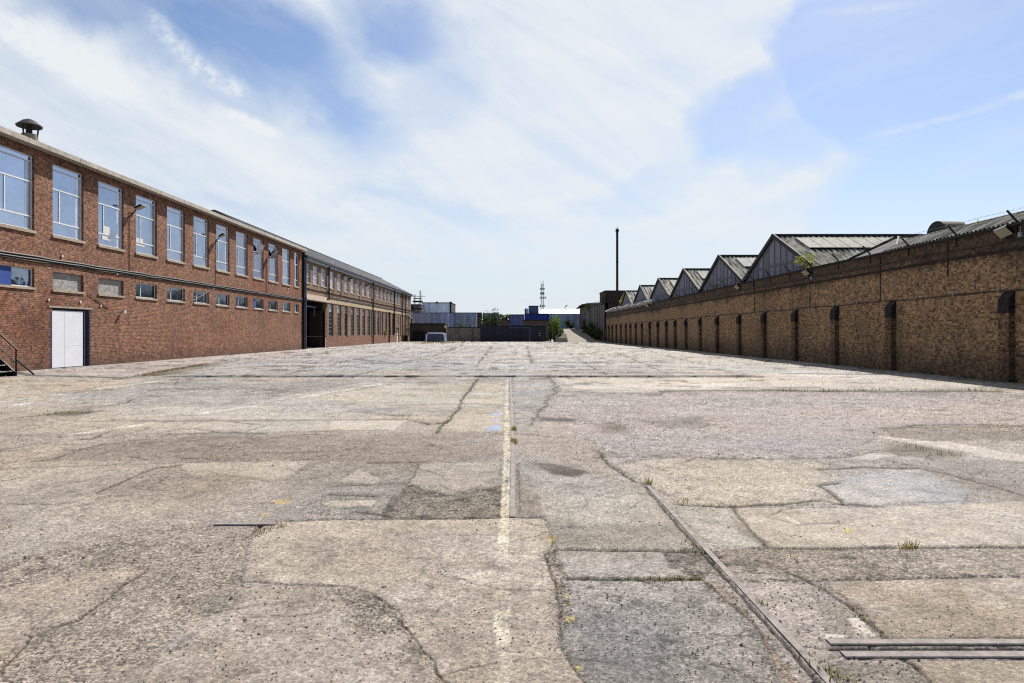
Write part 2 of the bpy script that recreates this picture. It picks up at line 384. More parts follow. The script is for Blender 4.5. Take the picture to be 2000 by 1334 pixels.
def seg(P, Q, wX, wY, s, rag=1.0, reach=6):
    """distance field of one line in the ground, squeezed by the perspective-neutral unit s"""
    (x0, y0), (x1, y1) = P, Q; m = reach*s
    idx = np.nonzero((X > min(x0, x1)-m) & (X < max(x0, x1)+m) & (Y > min(y0, y1)-m) & (Y < max(y0, y1)+m))[0]
    if not len(idx): return idx, None
    px_, py_ = X[idx]+wX[idx]*rag, Y[idx]+wY[idx]*rag
    dx, dy = x1-x0, y1-y0; L2 = dx*dx+dy*dy+1e-12
    t = np.clip(((px_-x0)*dx+(py_-y0)*dy)/L2, 0, 1)
    g_ = np.clip(Y[idx]*.24, 1, 7)
    return idx, np.hypot(px_-(x0+t*dx), (py_-(y0+t*dy))/g_)
def poly_sd(pts, amp):
    xs = [p[0] for p in pts]; ys = [p[1] for p in pts]; m = .3+amp*2
    idx = np.nonzero((X > min(xs)-m) & (X < max(xs)+m) & (Y > min(ys)-m) & (Y < max(ys)+m))[0]
    sc_ = np.clip(Y[idx]*.13, .35, 2.0)
    jb = np.minimum(1, 6/Y[idx].clip(1)); jc = np.minimum(1, 4/Y[idx].clip(1))**1.5
    px_ = X[idx]+(w1[idx]*amp*.8+w1b[idx]*amp*.7*jb+w1c[idx]*.03*jc)*sc_; py_ = Y[idx]+(w2[idx]*amp*.8+w2b[idx]*amp*.7*jb+w2c[idx]*.03*jc)*sc_
    ins = np.zeros(len(idx), bool); d = np.full(len(idx), 9.0)
    n = len(pts)
    for i in range(n):
        (x0, y0), (x1, y1) = pts[i], pts[(i+1) % n]
        dx, dy = x1-x0, y1-y0; L2 = dx*dx+dy*dy+1e-12
        t = np.clip(((px_-x0)*dx+(py_-y0)*dy)/L2, 0, 1)
        d = np.minimum(d, np.hypot(px_-(x0+t*dx), (py_-(y0+t*dy))/np.clip(Y[idx]*.2, 1, 6)))
        c = ((y0 > py_) != (y1 > py_)); xi = x0+(py_-y0)/(dy if abs(dy) > 1e-9 else 1e-9)*dx
        ins ^= (c & (px_ < xi))
    return idx, np.where(ins, d, -d)
def soft_rgb(rgb, k=.32):
    m = sum(rgb)/3.0; return tuple(c*(1-k)+m*g*k for c, g in zip(rgb, (1.06,1.005,.935)))
def patch(px, rgb, co=.3, a=.9, soft=.03, amp=.12, edge=.5, rise=.004, mott=.55, seed=0):
    rgb = soft_rgb(rgb)
    pts = [gp(x, max(y, 662)) for x, y in px]
    yc = sum(p[1] for p in pts)/len(pts)
    idx, sd = poly_sd(pts, amp)
    if not len(idx): return
    sft = soft*max(1, Y[idx].mean()*.12)
    m = sstep(sd, -sft*.5, sft*.5)*a
    mm = m*(1-mott*sstep(n_mid[idx]*.6+n_fine[idx]*.4, .45, .62))
    col[idx] += (C(*rgb)-col[idx])*mm[:, None]
    coarse[idx] += (co-coarse[idx])*m
    hgt[idx] += m*rise*(1 if yc < 20 else 0)
    if edge > 0:
        w = (.0022+.0012*Y[idx])*(.5+n_fine[idx])
        e = np.exp(-(sd/w)**2)*edge*.8*sstep(fbm(X[idx]*2.3+seed, Y[idx]*2.3, 4, 60+seed), .36, .50)
        coarse[idx] += np.exp(-(sd/.05)**2)*.12
        dark[idx] = np.maximum(dark[idx], e); hgt[idx] -= e*.008
def stain(px, rgb, a=.5, soft=.25, amp=.3):
    rgb = soft_rgb(rgb, .45)
    pts = [gp(x, max(y, 662)) for x, y in px]
    idx, sd = poly_sd(pts, amp)
    if not len(idx): return
    sf = soft*np.clip(Y[idx]*.15, .5, 5)
    m = sstep(sd, -sf, sf)*a*(.45+.9*n_mid[idx])
    col[idx] += (C(*rgb)-col[idx])*np.clip(m, 0, 1)[:, None]
def crack(px, w=.008, a=.8, rag=.12, broken=.0, depth=.012, wide_y=.0020, seed=0, world=False):
    pts = px if world else [gp(x, max(y, 661)) for x, y in px]
    rw = .12
    for P, Q in zip(pts, pts[1:]):
        yc = (P[1]+Q[1])/2; r_ = rag*min(2.2, max(.35, yc*.13))
        kb = min(1, 5/yc); kc = .018*min(1, 4/yc)
        idx, d = seg(P, Q, w1b*r_*1.4*kb+w1*r_*.8+w1c*kc, w2b*r_*1.4*kb+w2*r_*.8+w2c*kc, .05+yc*.01+r_, 1, 3)
        if d is None: continue
        ww = (w*.5+wide_y*1.0*Y[idx])*(.45+1.1*n_fine[idx])
        e = np.exp(-(d/ww)**2)*a*(.6+1.1*np.clip(n_grit[idx]*.5+n_fine[idx]*.5, 0, .5))
        if broken > 0: e *= sstep(fbm(X[idx]*.9+seed*3, Y[idx]*.9, 3, 80+seed), broken-.08, broken+.08)
        dark[idx] = np.maximum(dark[idx], e); hgt[idx] -= e*depth
        halo = np.exp(-(d/(ww*3.5))**2)*sstep(n_grit[idx]*.6+n_fine[idx]*.4, .50, .60)*.5*a*(e > -1 if broken <= 0 else sstep(fbm(X[idx]*.9+seed*3, Y[idx]*.9, 3, 80+seed), broken-.08, broken+.08))
        dark[idx] = np.maximum(dark[idx], halo)
def paint(px, rgb, a=.9, wear=.5, amp=.02, wscale=9):
    rgb = soft_rgb(rgb, .2)
    pts = [gp(x, y) for x, y in px]
    idx, sd = poly_sd(pts, amp)
    if not len(idx): return
    s = .012+.0015*Y[idx]
    flake = fbm(X[idx]*wscale, Y[idx]*wscale*.7, 4, 33)
    m = sstep(sd, -s*.4, s*.4)*a*sstep(flake, wear-.07, wear+.02)
    col[idx] += (C(*rgb)-col[idx])*m[:, None]; dark[idx] *= (1-m); hgt[idx] += m*.001

# ---- the far yard
for x0, x1, y0, y1, rgb, a in ((380,900,690,728,(158,162,170),.5),(600,1000,676,700,(168,170,176),.5),(1010,1500,672,700,(190,184,174),.5),
        (1290,1560,688,716,(196,184,166),.6),(850,1180,690,722,(176,176,178),.4),(180,560,700,722,(176,164,160),.7)):
    stain([(x0,y1),(x0+60,y0),(x1-20,y0),(x1,y1)], rgb, a, .5, .9)
for (xa, ya, xb, yb) in ((700,736,860,690),(560,735,760,690),(1180,735,1110,690),(1310,737,1190,683),(1420,720,1260,684),(930,720,960,676),(1040,716,1030,676),
        (840,700,905,672),(650,712,800,682),(1450,735,1300,694)):
    crack([(xa,ya),(xb,yb)], .012, .85, .2, .42, 0, .0017, xa%7)
for yy, xa, xb in ((712,700,1000),(711,1060,1330),(699,560,820),(699,1100,1420),(689,640,960),(688,1180,1400),(681,700,1250),(676,760,1180),(704,820,1120),(718,480,700),(694,980,1160)):
    crack([(xa,yy),((xa+xb)/2,yy+rnd.uniform(-1,1)),(xb,yy)], .012, .8, .5, .42, 0, .0014, int(xa)%9)
crack([(0,722),(60,733),(170,736),(235,738),(290,733),(360,731)], .02, .9, .25, 0, 0, .004)
crack([(290,733),(335,722),(400,712),(470,704),(560,697),(640,690)], .02, .75, .3, .3, 0, .003)
patch([(20,728),(230,737),(300,731),(380,716),(600,690),(600,683),(165,716),(60,722)], (180,166,160), .3, .85, .1, .2, 0, 0)
# mossy strip behind the lip
stain([(350,736),(350,729),(1480,727),(1440,736)], (150,142,122), .55, .2, .5)
for yy in (743, 748, 757):
    crack([(60,yy+4),(500,yy),(990,yy-3)], .02, .35, .3, .5, 0, .002, yy%5)

# ---- between the lip and the foreground
patch([(0,905),(450,903),(345,902),(60,902),(230,860),(130,850),(0,862)], (168,156,140), .35, .5, .1, .2, 0)
stain([(300,742),(760,738),(700,765),(380,790),(200,800),(100,780)], (156,154,152), .7, .3, .6)
stain([(80,812),(120,804),(205,803),(150,812)], (74,70,44), .95, .06, .1)
stain([(250,738),(330,722),(420,708),(430,712),(330,735)], (120,108,80), .8, .1, .2)
stain([(0,742),(300,740),(100,775),(0,790)], (186,168,140), .7, .3, .5)
stain([(0,790),(160,800),(60,830),(0,826)], (160,150,142), .5, .3, .5)
patch([(560,770),(930,739),(985,740),(985,790),(905,797),(760,800)], (184,174,150), .2, .75, .12, .12, .2)
patch([(800,740),(985,739),(985,745),(860,750)], (150,148,146), .3, .6, .1, .15, 0)
patch([(1000,738),(1085,740),(1095,760),(1065,800),(1050,842),(1004,842)], (152,152,152), .45, .9, .08, .08, .25)
patch([(1090,738),(1480,737),(1500,745),(1380,762),(1120,760)], (196,188,172), .15, .85, .1, .12, .2)
patch([(1300,760),(1440,762),(1430,772),(1395,776),(1370,774)], (202,192,170), .1, .9, .06, .08, .2)
patch([(1480,730),(1620,722),(1750,730),(1900,745),(1960,757),(1560,762),(1500,750)], (192,184,172), .2, .8, .1, .2, .15)
stain([(1540,722),(1700,726),(1690,732),(1530,731)], (206,206,206), .7, .2, .3)
patch([(0,850),(200,815),(330,792),(560,790),(520,845),(330,850)], (180,170,154), .25, .7, .12, .15, .2)
patch([(330,846),(520,846),(765,842),(800,820),(560,812),(430,815)], (186,176,158), .15, .8, .08, .1, .35)
patch([(640,822),(800,820),(765,843),(640,843)], (200,188,166), .12, .8, .05, .06, .3)
patch([(690,800),(800,796),(850,800),(880,803),(870,812),(760,812)], (140,142,146), .4, .75, .1, .15, .3)
patch([(690,800),(880,795),(985,792),(985,802),(900,806)], (150,150,154), .3, .6, .1, .1, 0)
patch([(900,797),(985,797),(985,842),(850,844),(880,820)], (184,172,150), .2, .75, .06, .1, .25)
# brown band across
stain([(60,900),(250,856),(420,850),(980,845),(985,900),(700,905),(560,900),(300,903)], (150,132,118), .85, .10, .2)
stain([(1010,845),(1170,850),(1190,893),(1200,935),(1010,900)], (168,150,134), .75, .12, .3)
patch([(60,902),(450,903),(340,904),(300,915),(200,960),(0,1010),(0,905)], (176,166,150), .35, .6, .08, .15, 0)
patch([(340,903),(612,900),(555,938),(520,937),(430,925),(380,935)], (184,174,156), .3, .85, .03, .05, .45)
# big purple asphalt
patch([(1085,770),(1300,764),(1560,766),(2000,768),(2100,770),(2100,834),(2000,831),(1720,836),(1700,860),(1650,893),(1500,897),(1350,893),(1230,900),(1180,880),(1140,850),(1040,820),(1062,790)], (178,166,165), .7, .9, .10, .16, .35, .0, .25)
stain([(1180,822),(1230,828),(1225,846),(1160,846)], (120,104,90), .8, .1, .1)
stain([(1250,820),(1370,815),(1390,830),(1290,836)], (112,100,100), .6, .15, .25)
stain([(1060,815),(1130,818),(1125,824),(1060,822)], (80,74,72), .8, .05, .15)
# right-hand foreground
patch([(1230,900),(1350,893),(1500,897),(1620,905),(1640,945),(1600,948),(1650,985),(1400,990),(1330,985),(1262,945),(1200,912)], (188,178,158), .55, .95, .05, .07, .7)
patch([(1600,918),(1630,932),(1800,915),(1900,955),(1880,985),(1660,992),(1640,975),(1592,947),(1650,942)], (164,168,170), .25, .95, .05, .07, .75)
stain([(1660,900),(2000,905),(2100,990),(1880,962),(1800,918)], (152,140,128), .65, .12, .25)
stain([(1850,930),(2000,985),(2100,1010),(2100,975),(1900,925)], (158,138,124), .7, .1, .15)
patch([(1720,836),(1960,830),(2100,832),(2100,862),(1900,858),(1760,862)], (146,134,122), .7, .85, .08, .12, .5)
patch([(1700,850),(1800,860),(1850,862),(2000,890),(2100,905),(1980,902),(1870,888),(1790,870)], (200,194,182), .2, .9, .05, .09, .6)
patch([(1650,892),(1740,882),(1760,890),(1700,900)], (196,190,182), .2, .85, .04, .08, .6)
stain([(1750,862),(1900,885),(1850,900),(1720,886)], (120,100,74), .75, .08, .12)
patch([(1430,992),(1660,993),(1880,985),(2000,976),(2150,975),(2150,1066),(2000,1069),(1500,1070),(1472,1042),(1440,1010)], (184,174,156), .3, .95, .04, .05, .75, .006)
patch([(1300,985),(1430,992),(1440,1010),(1472,1042),(1500,1070),(1400,1068),(1360,1040)], (172,168,158), .35, .9, .05, .06, .3)
stain([(1430,1010),(1475,1045),(1520,1068),(1500,1070),(1440,1040)], (112,98,84), .7, .05, .05)
patch([(1380,1072),(2150,1070),(2150,1128),(1800,1130),(1600,1134),(1420,1140)], (156,145,132), .85, .9, .05, .06, .4)
patch([(1800,1072),(2150,1070),(2150,1128),(1830,1126)], (160,146,132), .6, .8, .05, .06, .2)
patch([(1610,1140),(1830,1130),(2150,1128),(2150,1246),(1728,1246),(1690,1200),(1640,1160)], (170,154,132), .4, .95, .035, .04, .7, .005)
stain([(1750,1150),(1850,1142),(1990,1240),(1860,1240)], (150,132,110), .5, .15, .2)
stain([(1600,1170),(1700,1180),(1700,1230),(1620,1240)], (140,130,118), .6, .1, .1)
patch([(1655,1208),(1680,1206),(1712,1244),(1672,1236)], (216,208,192), .2, .9, .02, .04, .3)
patch([(1612,1238),(1650,1240),(1650,1252),(1610,1250)], (220,214,200), .2, .9, .02, .04, .2)
patch([(1640,1296),(1760,1292),(1830,1334),(1860,1400),(1560,1400),(1600,1310)], (150,142,134), .6, .85, .05, .05, .3)
patch([(1770,1290),(2150,1288),(2150,1420),(1870,1420),(1820,1334)], (168,154,134), .4, .9, .03, .04, .7)
# centre right
patch([(1010,905),(1060,905),(1200,935),(1262,952),(1378,1068),(1352,1074),(1088,1073),(1068,1010),(1008,1008)], (166,158,146), .5, .85, .06, .08, .35)
stain([(1100,960),(1240,960),(1300,1010),(1180,1040),(1090,1000)], (178,174,166), .6, .2, .2)
stain([(1030,902),(1080,905),(1145,922),(1120,933),(1075,926)], (92,82,72), .95, .05, .08)
stain([(1080,1020),(1330,1030),(1360,1068),(1100,1066)], (138,132,122), .7, .12, .15)
patch([(1085,1076),(1300,1077),(1372,1082),(1368,1128),(1110,1131),(1082,1100)], (160,154,146), .4, .9, .04, .05, .55)
patch([(1295,1078),(1400,1078),(1420,1125),(1350,1128),(1310,1110)], (112,102,92), .95, .9, .03, .05, .5, -.004)
patch([(1095,1133),(1368,1131),(1420,1175),(1480,1225),(1532,1334),(1560,1420),(1160,1420),(1140,1334),(1095,1262),(1088,1225),(1098,1190)], (152,148,143), .6, .95, .03, .04, .6, -.004, .45)
stain([(1100,1190),(1260,1150),(1330,1250),(1300,1334),(1180,1334)], (126,124,124), .55, .2, .2)
patch([(1370,1131),(1410,1140),(1480,1225),(1560,1334),(1600,1400),(1560,1420),(1532,1334),(1482,1226),(1420,1176)], (170,150,130), .8, .9, .03, .05, .6)
# centre left rubble patches
stain([(600,905),(985,900),(985,1012),(560,1012),(480,1020)], (150,140,128), .7, .15, .2)
patch([(660,942),(702,914),(746,935),(735,948),(690,942)], (182,172,156), .3, .9, .025, .06, .6)
patch([(592,1003),(612,975),(650,962),(772,968),(748,1006),(680,1004)], (158,152,146), .7, .85, .03, .06, .6)
patch([(625,985),(650,978),(735,978),(728,990),(660,992)], (190,180,156), .3, .85, .02, .05, .3)
patch([(788,947),(822,906),(976,900),(976,930),(900,962),(860,948)], (176,164,148), .35, .9, .025, .06, .6)
patch([(745,1012),(790,958),(800,948),(880,968),(976,946),(976,1012)], (132,120,106), .95, .88, .03, .08, .6, -.008)
stain([(1004,1008),(1004,905),(1052,960),(1064,1006)], (140,126,110), .6, .06, .08)
# left foreground
stain([(0,985),(250,975),(420,965),(300,1010),(150,1050),(0,1100)], (184,174,156), .85, .15, .25)
stain([(180,960),(300,915),(430,925),(480,960),(300,990)], (150,136,122), .6, .15, .2)
stain([(0,960),(160,930),(240,935),(90,1000),(0,1030)], (148,136,124), .45, .15, .2)
patch([(0,1100),(320,1020),(470,1030),(520,1025),(480,1075),(470,1138),(380,1190),(330,1250),(250,1334),(150,1420),(-300,1420),(-200,1300),(60,1245),(150,1212),(240,1140),(230,1112),(90,1122),(0,1160)], (178,162,146), .9, .8, .08, .10, 0, -.006, .4)
patch([(-300,1180),(0,1150),(88,1124),(228,1110),(290,1112),(241,1140),(196,1178),(150,1210),(105,1224),(63,1242),(0,1304),(-200,1420),(-400,1300)], (178,160,142), .5, .92, .03, .06, .50, .004)
patch([(350,1228),(392,1176),(460,1146),(640,1144),(745,1170),(800,1240),(870,1334),(960,1420),(150,1420),(215,1334),(262,1302),(372,1252)], (174,159,140), .45, .92, .04, .05, .35, .002)
patch([(388,1178),(460,1152),(470,1170),(440,1196),(395,1206)], (154,145,136), .9, .8, .03, .06, .2, -.004)
patch([(640,1150),(745,1172),(792,1232),(740,1245),(690,1238),(700,1200)], (162,149,136), .9, .8, .03, .05, .2, -.004)
patch([(515,1020),(560,1016),(740,1014),(1062,1010),(1078,1060),(1064,1090),(1086,1140),(1096,1200),(1094,1262),(1140,1334),(1200,1420),(960,1420),(870,1334),(815,1268),(795,1232),(745,1170),(640,1142),(540,1138),(470,1137),(488,1080),(480,1070)], (188,173,154), .45, .96, .03, .035, .40, .003, .3)
stain([(800,1190),(1000,1160),(1060,1230),(1060,1334),(900,1334)], (160,144,128), .45, .25, .25)
stain([(560,1060),(800,1040),(840,1120),(600,1120)], (166,148,130), .5, .2, .2)
stain([(870,1110),(960,1110),(950,1150),(880,1140)], (200,190,174), .6, .1, .1)
patch([(1064,1088),(1082,1075),(1100,1110),(1110,1140),(1108,1190),(1115,1215),(1096,1220),(1096,1200),(1086,1140)], (164,148,130), .95, .85, .02, .04, .4, -.004)

# ---- cracks and joints
crack([(0,1308),(63,1243),(105,1225),(150,1211),(196,1178),(241,1139),(290,1112)], .003, .8, .06, .34)
crack([(470,1138),(540,1139),(640,1142),(700,1152),(745,1170),(780,1205),(800,1240)], .001, .6, .09, .46)
crack([(800,1240),(815,1268),(850,1300),(875,1334),(900,1400)], .001, .6, .10, .48)
crack([(190,962),(230,945),(262,930),(300,915),(355,909)], .006, .9, .03, .3)
crack([(0,916),(345,904),(612,900),(556,938)], .006, .5, .03, .45)
crack([(740,1014),(560,1016),(515,1022),(480,1048)], .008, .7, .05)
crack([(740,1014),(905,1013),(975,1011),(1060,1010)], .012, .9, .04)
crack([(1064,1012),(1078,1060),(1064,1090),(1086,1140),(1096,1200),(1094,1262),(1140,1334),(1180,1380)], .002, .7, .06, .40)
crack([(1085,1075),(1200,1076),(1352,1076),(1385,1080)], .012, .9, .03)
crack([(1110,1131),(1200,1132),(1368,1131)], .014, .9, .03)
crack([(1170,880),(1185,905),(1240,940),(1262,948)], .012, .85, .08)
crack([(1330,986),(1400,990),(1520,985),(1600,978),(1650,986),(1720,990)], .014, .95, .10)
crack([(1430,992),(1475,1045),(1500,1070)], .008, .7, .05)
crack([(1472,1071),(1600,1072),(1760,1071),(2100,1070)], .012, .9, .02)
crack([(1640,945),(1600,948),(1650,985)], .012, .9, .06); crack([(1600,918),(1680,913),(1800,915),(1850,925),(1950,952),(2100,1000)], .014, .9, .08)
crack([(1590,1134),(1830,1131),(2100,1129)], .005, .5, .03, .35)
crack([(1540,1120),(1610,1150),(1640,1170),(1690,1210),(1735,1246)], .010, .85, .05); crack([(1770,1290),(1790,1305),(1820,1334),(1870,1400)], .012, .9, .04)
crack([(1660,990),(1900,978)], .006, .5, .05, .4)
crack([(1500,1010),(1560,1025),(1640,1022)], .010, .55, .06)
crack([(0,820),(170,800),(240,788),(260,780)], .016, .8, .2, .3); crack([(100,822),(180,818),(260,812),(330,803),(420,785),(470,770),(600,742)], .012, .6, .25, .45)
crack([(130,868),(260,845),(330,822),(440,800),(640,770),(800,745)], .008, .5, .15, .48, seed=3)
crack([(0,880),(90,862),(180,858),(210,845)], .012, .8, .15, .2); crack([(60,903),(110,895),(150,880),(200,868)], .010, .7, .1, .3)
crack([(0,822),(180,823),(420,822),(640,821),(800,820)], .012, .65, .1, .3); crack([(330,848),(440,845),(520,846)], .012, .8, .1)
crack([(932,740),(906,775),(895,798),(874,822),(850,845)], .014, .9, .08)
crack([(320,843),(380,838),(470,849),(520,832),(440,822)], .008, .6, .12, .3)
crack([(520,846),(560,843),(640,842),(760,840)], .012, .6, .1, .4)
crack([(760,793),(900,789),(985,790)], .012, .5, .1, .4); crack([(680,803),(770,812),(870,812)], .012, .7, .12, .3)
crack([(560,770),(640,755),(740,742)], .01, .5, .1, .4); crack([(320,760),(560,748),(760,745)], .015, .4, .2, .5)
crack([(795,818),(835,828),(870,826),(885,818)], .016, .9, .2, .1)
crack([(1070,737),(1085,750),(1078,770),(1058,800),(1035,830)], .014, .75, .2, .25)
crack([(1110,764),(1290,771),(1300,763)], .014, .8, .1); crack([(1290,764),(1480,763),(1700,765),(1960,765)], .02, .95, .15, 0, 0, .0022)
crack([(1500,762),(1700,764),(1930,763)], .03, .6, .3, .3, 0, .004); crack([(1510,757),(1600,757)], .02, .7, .1)
crack([(1520,729),(1600,730),(1720,731)], .02, .8, .1); crack([(1720,836),(1780,832),(1900,828),(2000,832)], .02, .85, .2, .1)
crack([(1160,893),(1350,893),(1400,897),(1560,897),(1650,893),(1720,880)], .014, .6, .25, .3)
crack([(1330,905),(1360,893),(1440,896)], .012, .7, .15, .2)
crack([(720,903),(830,903)], .010, .8, .08, .2); crack([(660,948),(800,944)], .01, .7, .08, .3); crack([(640,966),(735,970)], .010, .8, .05)
crack([(770,968),(745,1008),(790,955),(820,908)], .008, .6, .06, .2)
crack([(690,1000),(748,1006)], .01, .8, .05)
crack([(150,1050),(330,995)], .006, .4, .06, .45); crack([(120,1060),(240,1090),(330,1050)], .006, .3, .1, .5)
# rubble line across the near yard, left of the rail
for k in range(120):                               # random hairlines
    x0, y0 = rnd.uniform(-100, 2100), rnd.choice([rnd.uniform(740, 900), rnd.uniform(860, 1330)])
    a = rnd.uniform(-.5, .5) if rnd.random() < .7 else rnd.uniform(0, 3.14); pts = [(x0, y0)]
    for j in range(rnd.randint(2, 5)):
        L = rnd.uniform(15, 60)*(y0-600)/400; a += rnd.uniform(-.5, .5)
        x0 += L*math.cos(a); y0 += L*math.sin(a)*.35*max(.3, (y0-650)/500); pts.append((x0, max(y0, 740)))
    crack(pts, .003, rnd.uniform(.35, .8), .10, .38, .005, .0012, k)

# ---- the two rails' flangeways, paint
crack([(-.09,6.0),(-.12,14.0),(-.17,24.3)], .010, .6, .02, .25, .01, .0008, world=True)
crack([(.05,6.0),(.03,10.0),(-.10,24.3)], .010, .5, .03, .45, .01, .0006, world=True)
crack([(1.395,-2.0),(1.39,3.1),(1.392,3.4),(1.362,5.14),(1.345,7.1)], .022, .95, .03, 0, .018, 0, world=True)
crack([(1.465,3.1),(1.435,5.1),(1.415,7.1)], .010, .6, .05, .42, .006, 0, world=True)
crack([(1.605,3.46),(7,3.46)], .030, 1.0, .01, 0, .018, 0, world=True)
crack([(1.6,3.565),(7,3.565)], .010, .7, .03, .4, .006, 0, world=True)
crack([(1.66,3.345),(7,3.345)], .010, .7, .03, .4, .006, 0, world=True)
paint([(966,1420),(974,1036),(998,1036),(1002,1420)], (204,196,178), .45, .50, .02, 7)
paint([(976,1036),(983,900),(986,800),(994,800),(996,880),(994,1010),(992,1036)], (214,204,176), .92, .37, .02, 14)
paint([(984,800),(989,740),(993,740),(994,800)], (212,206,184), .85, .46, .03, 8)
paint([(966,1262),(966,1155),(996,1155),(996,1262)], (218,208,180), .95, .46, .02, 8)
paint([(970,1070),(976,1036),(994,1036),(994,1070)], (218,208,182), .9, .46, .02, 10)
for q in ([(0,787),(0,784),(325,741),(335,742)], [(386,811),(386,808),(508,789),(508,792)], [(566,781),(566,778),(742,749),(748,751)], [(130,852),(130,848),(300,825),(302,828)]):
    paint(q, (206,203,192), .8, .38, .01, 3)
for q in ([(0,792),(60,786),(60,789),(0,796)],): paint(q, (216,214,206), .8, .5, .02, 3)
paint([(535,984),(535,975),(565,975),(565,984)], (206,176,100), .7, .42, .03); paint([(480,1024),(490,1018),(508,1018),(504,1026)], (214,176,84), .9, .42, .02)
paint([(505,1012),(510,1002),(528,1000),(520,1012)], (206,176,100), .5, .5, .03)
paint([(1590,1004),(1640,1022),(1668,1040),(1655,1042),(1620,1024)], (214,192,110), .8, .52, .03)
paint([(1068,1050),(1072,1044),(1086,1048),(1086,1062),(1074,1064)], (206,186,124), .9, .4, .03)
paint([(1098,1180),(1100,1160),(1120,1165),(1125,1215),(1108,1215)], (206,184,104), .7, .56, .03); paint([(1126,1300),(1132,1296),(1138,1306),(1130,1312)], (214,194,92), .8, .45, .02)
paint([(955,806),(978,800),(978,842),(950,842)], (150,176,206), .8, .54, .08, 5); paint([(920,858),(950,852),(952,862),(925,864)], (150,170,196), .6, .55, .06)
paint([(1525,1006),(1560,1018),(1640,1026),(1680,1024),(1640,1030),(1550,1024)], (204,200,186), .8, .42, .03)

# ---- everything grows dirty: mottling, pitting, relief
mot = (n_mid-.5)*.28+(n_fine-.5)*.38+(n_st-.5)*.22+(fbm(X*3.1, Y*3.1, 4, 120, .6)-.5)*.30
col *= np.clip(1+mot*1.25, .5, 1.5)[:, None]
warm = (fbm(X*.5, Y*.5, 3, 44)-.5)
col[:, 0] *= 1+warm*.10; col[:, 2] *= 1-warm*.14
pit = sstep(n_grit*.5+n_fine*.5, .60, .70)*np.clip(coarse, 0, 1)*.28
dark = np.clip(np.maximum(dark, pit), 0, 1)
K = .575
# flecks: broken skin, exposed pale stones, and on the far slabs whole blotches
f1 = fbm(X*13, Y*13, 4, 101, .6); f2 = fbm(X*26+4, Y*26, 3, 102, .6); f3 = fbm(X*1.1+2, Y*1.1, 5, 103, .62); f4 = fbm(X*.45+9, Y*.45, 4, 104, .6)
f5 = fbm(X*4.6+7, Y*4.6, 5, 105, .66); col *= (1-.13*sstep(f5, .57, .68)*sstep(n_big, .40, .58))[:, None]
zone = sstep(n_mid, .36, .58); cz = np.clip(coarse, .15, 1)
col *= (1-.55*sstep(f1, .57, .66)*zone*cz)[:, None]; col *= (1+.26*sstep(f2, .60, .74)*cz)[:, None]
ff = sstep(Y, 8, 26)
f6 = fbm(X*21+5, Y*13, 3, 106, .65); dark = np.maximum(dark, sstep(f6, .66, .70)*np.clip(coarse*1.3-.35, 0, 1)*.75*sstep(n_mid, .34, .5))
foot = sstep(X+(n_mid-.5)*1.2, 15.2, 16.1)*(X < 17); col *= (1-.45*foot)[:, None]  # wall-foot dirt, darkened to deepen the wall's shade on the ground
br = np.clip(coarse-.5, 0, .5)*.10; col *= (1-br)[:, None]; col[:, 2] *= 1-br*.5
col *= (1-.05*yard)[:, None]
gh = _h(np.arange(N)*3+1, np.arange(N)//5, 77)
dark = np.maximum(dark, (gh > .9935-.006*cz)*(.5+.4*cz)*(Y < 40)); col *= (1+.38*(gh < .02*cz+.004))[:, None]
col *= (1-.30*sstep(f3, .58, .70)*ff-.16*sstep(f4, .55, .66)*ff+.12*sstep(f4, .46, .36)*ff)[:, None]
dark = np.maximum(dark, sstep(f3, .66, .72)*ff*.55)
grain = _h(np.arange(N), np.arange(N)//7, 5)-.5
col *= (1+grain*(.22+.46*np.clip(coarse, 0, 1)))[:, None]
col[:, 2] *= 1.045
dk = C(40, 34, 28)
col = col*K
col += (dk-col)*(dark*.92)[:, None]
rel = ((n_fine-.5)*.010+(n_grit-.5)*.008)*coarse+(n_mid-.5)*.012
z = hgt+rel*np.clip(1.3-Y*.03, .35, 1)
z += .07*yard*(1-sstep(Y, 30, 70))*sstep(X, -14, -11.5)*(1-sstep(X, 8.2, 9.6))
z -= .02*sstep(Y, 60, 100)
verts = np.stack([X, Y, z], 1).astype(np.float32)
me = bpy.data.meshes.new('yard_ground')
nf = (NR-1)*(NC-1)
i0 = (np.arange(NR-1)[:, None]*NC+np.arange(NC-1)[None, :]).ravel()
fc = np.stack([i0, i0+1, i0+NC+1, i0+NC], 1).astype(np.int32)
me.vertices.add(N); me.vertices.foreach_set('co', verts.ravel())
me.loops.add(nf*4); me.loops.foreach_set('vertex_index', fc.ravel())
me.polygons.add(nf); me.polygons.foreach_set('loop_start', np.arange(0, nf*4, 4, dtype=np.int32))
me.update(calc_edges=True)
me.polygons.foreach_set('use_smooth', np.ones(nf, bool))
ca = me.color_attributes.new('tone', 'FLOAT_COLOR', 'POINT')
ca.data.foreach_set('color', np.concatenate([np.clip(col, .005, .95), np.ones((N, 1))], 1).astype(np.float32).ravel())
fa = me.attributes.new('coarse', 'FLOAT', 'POINT'); fa.data.foreach_set('value', np.clip(coarse, 0, 1).astype(np.float32))

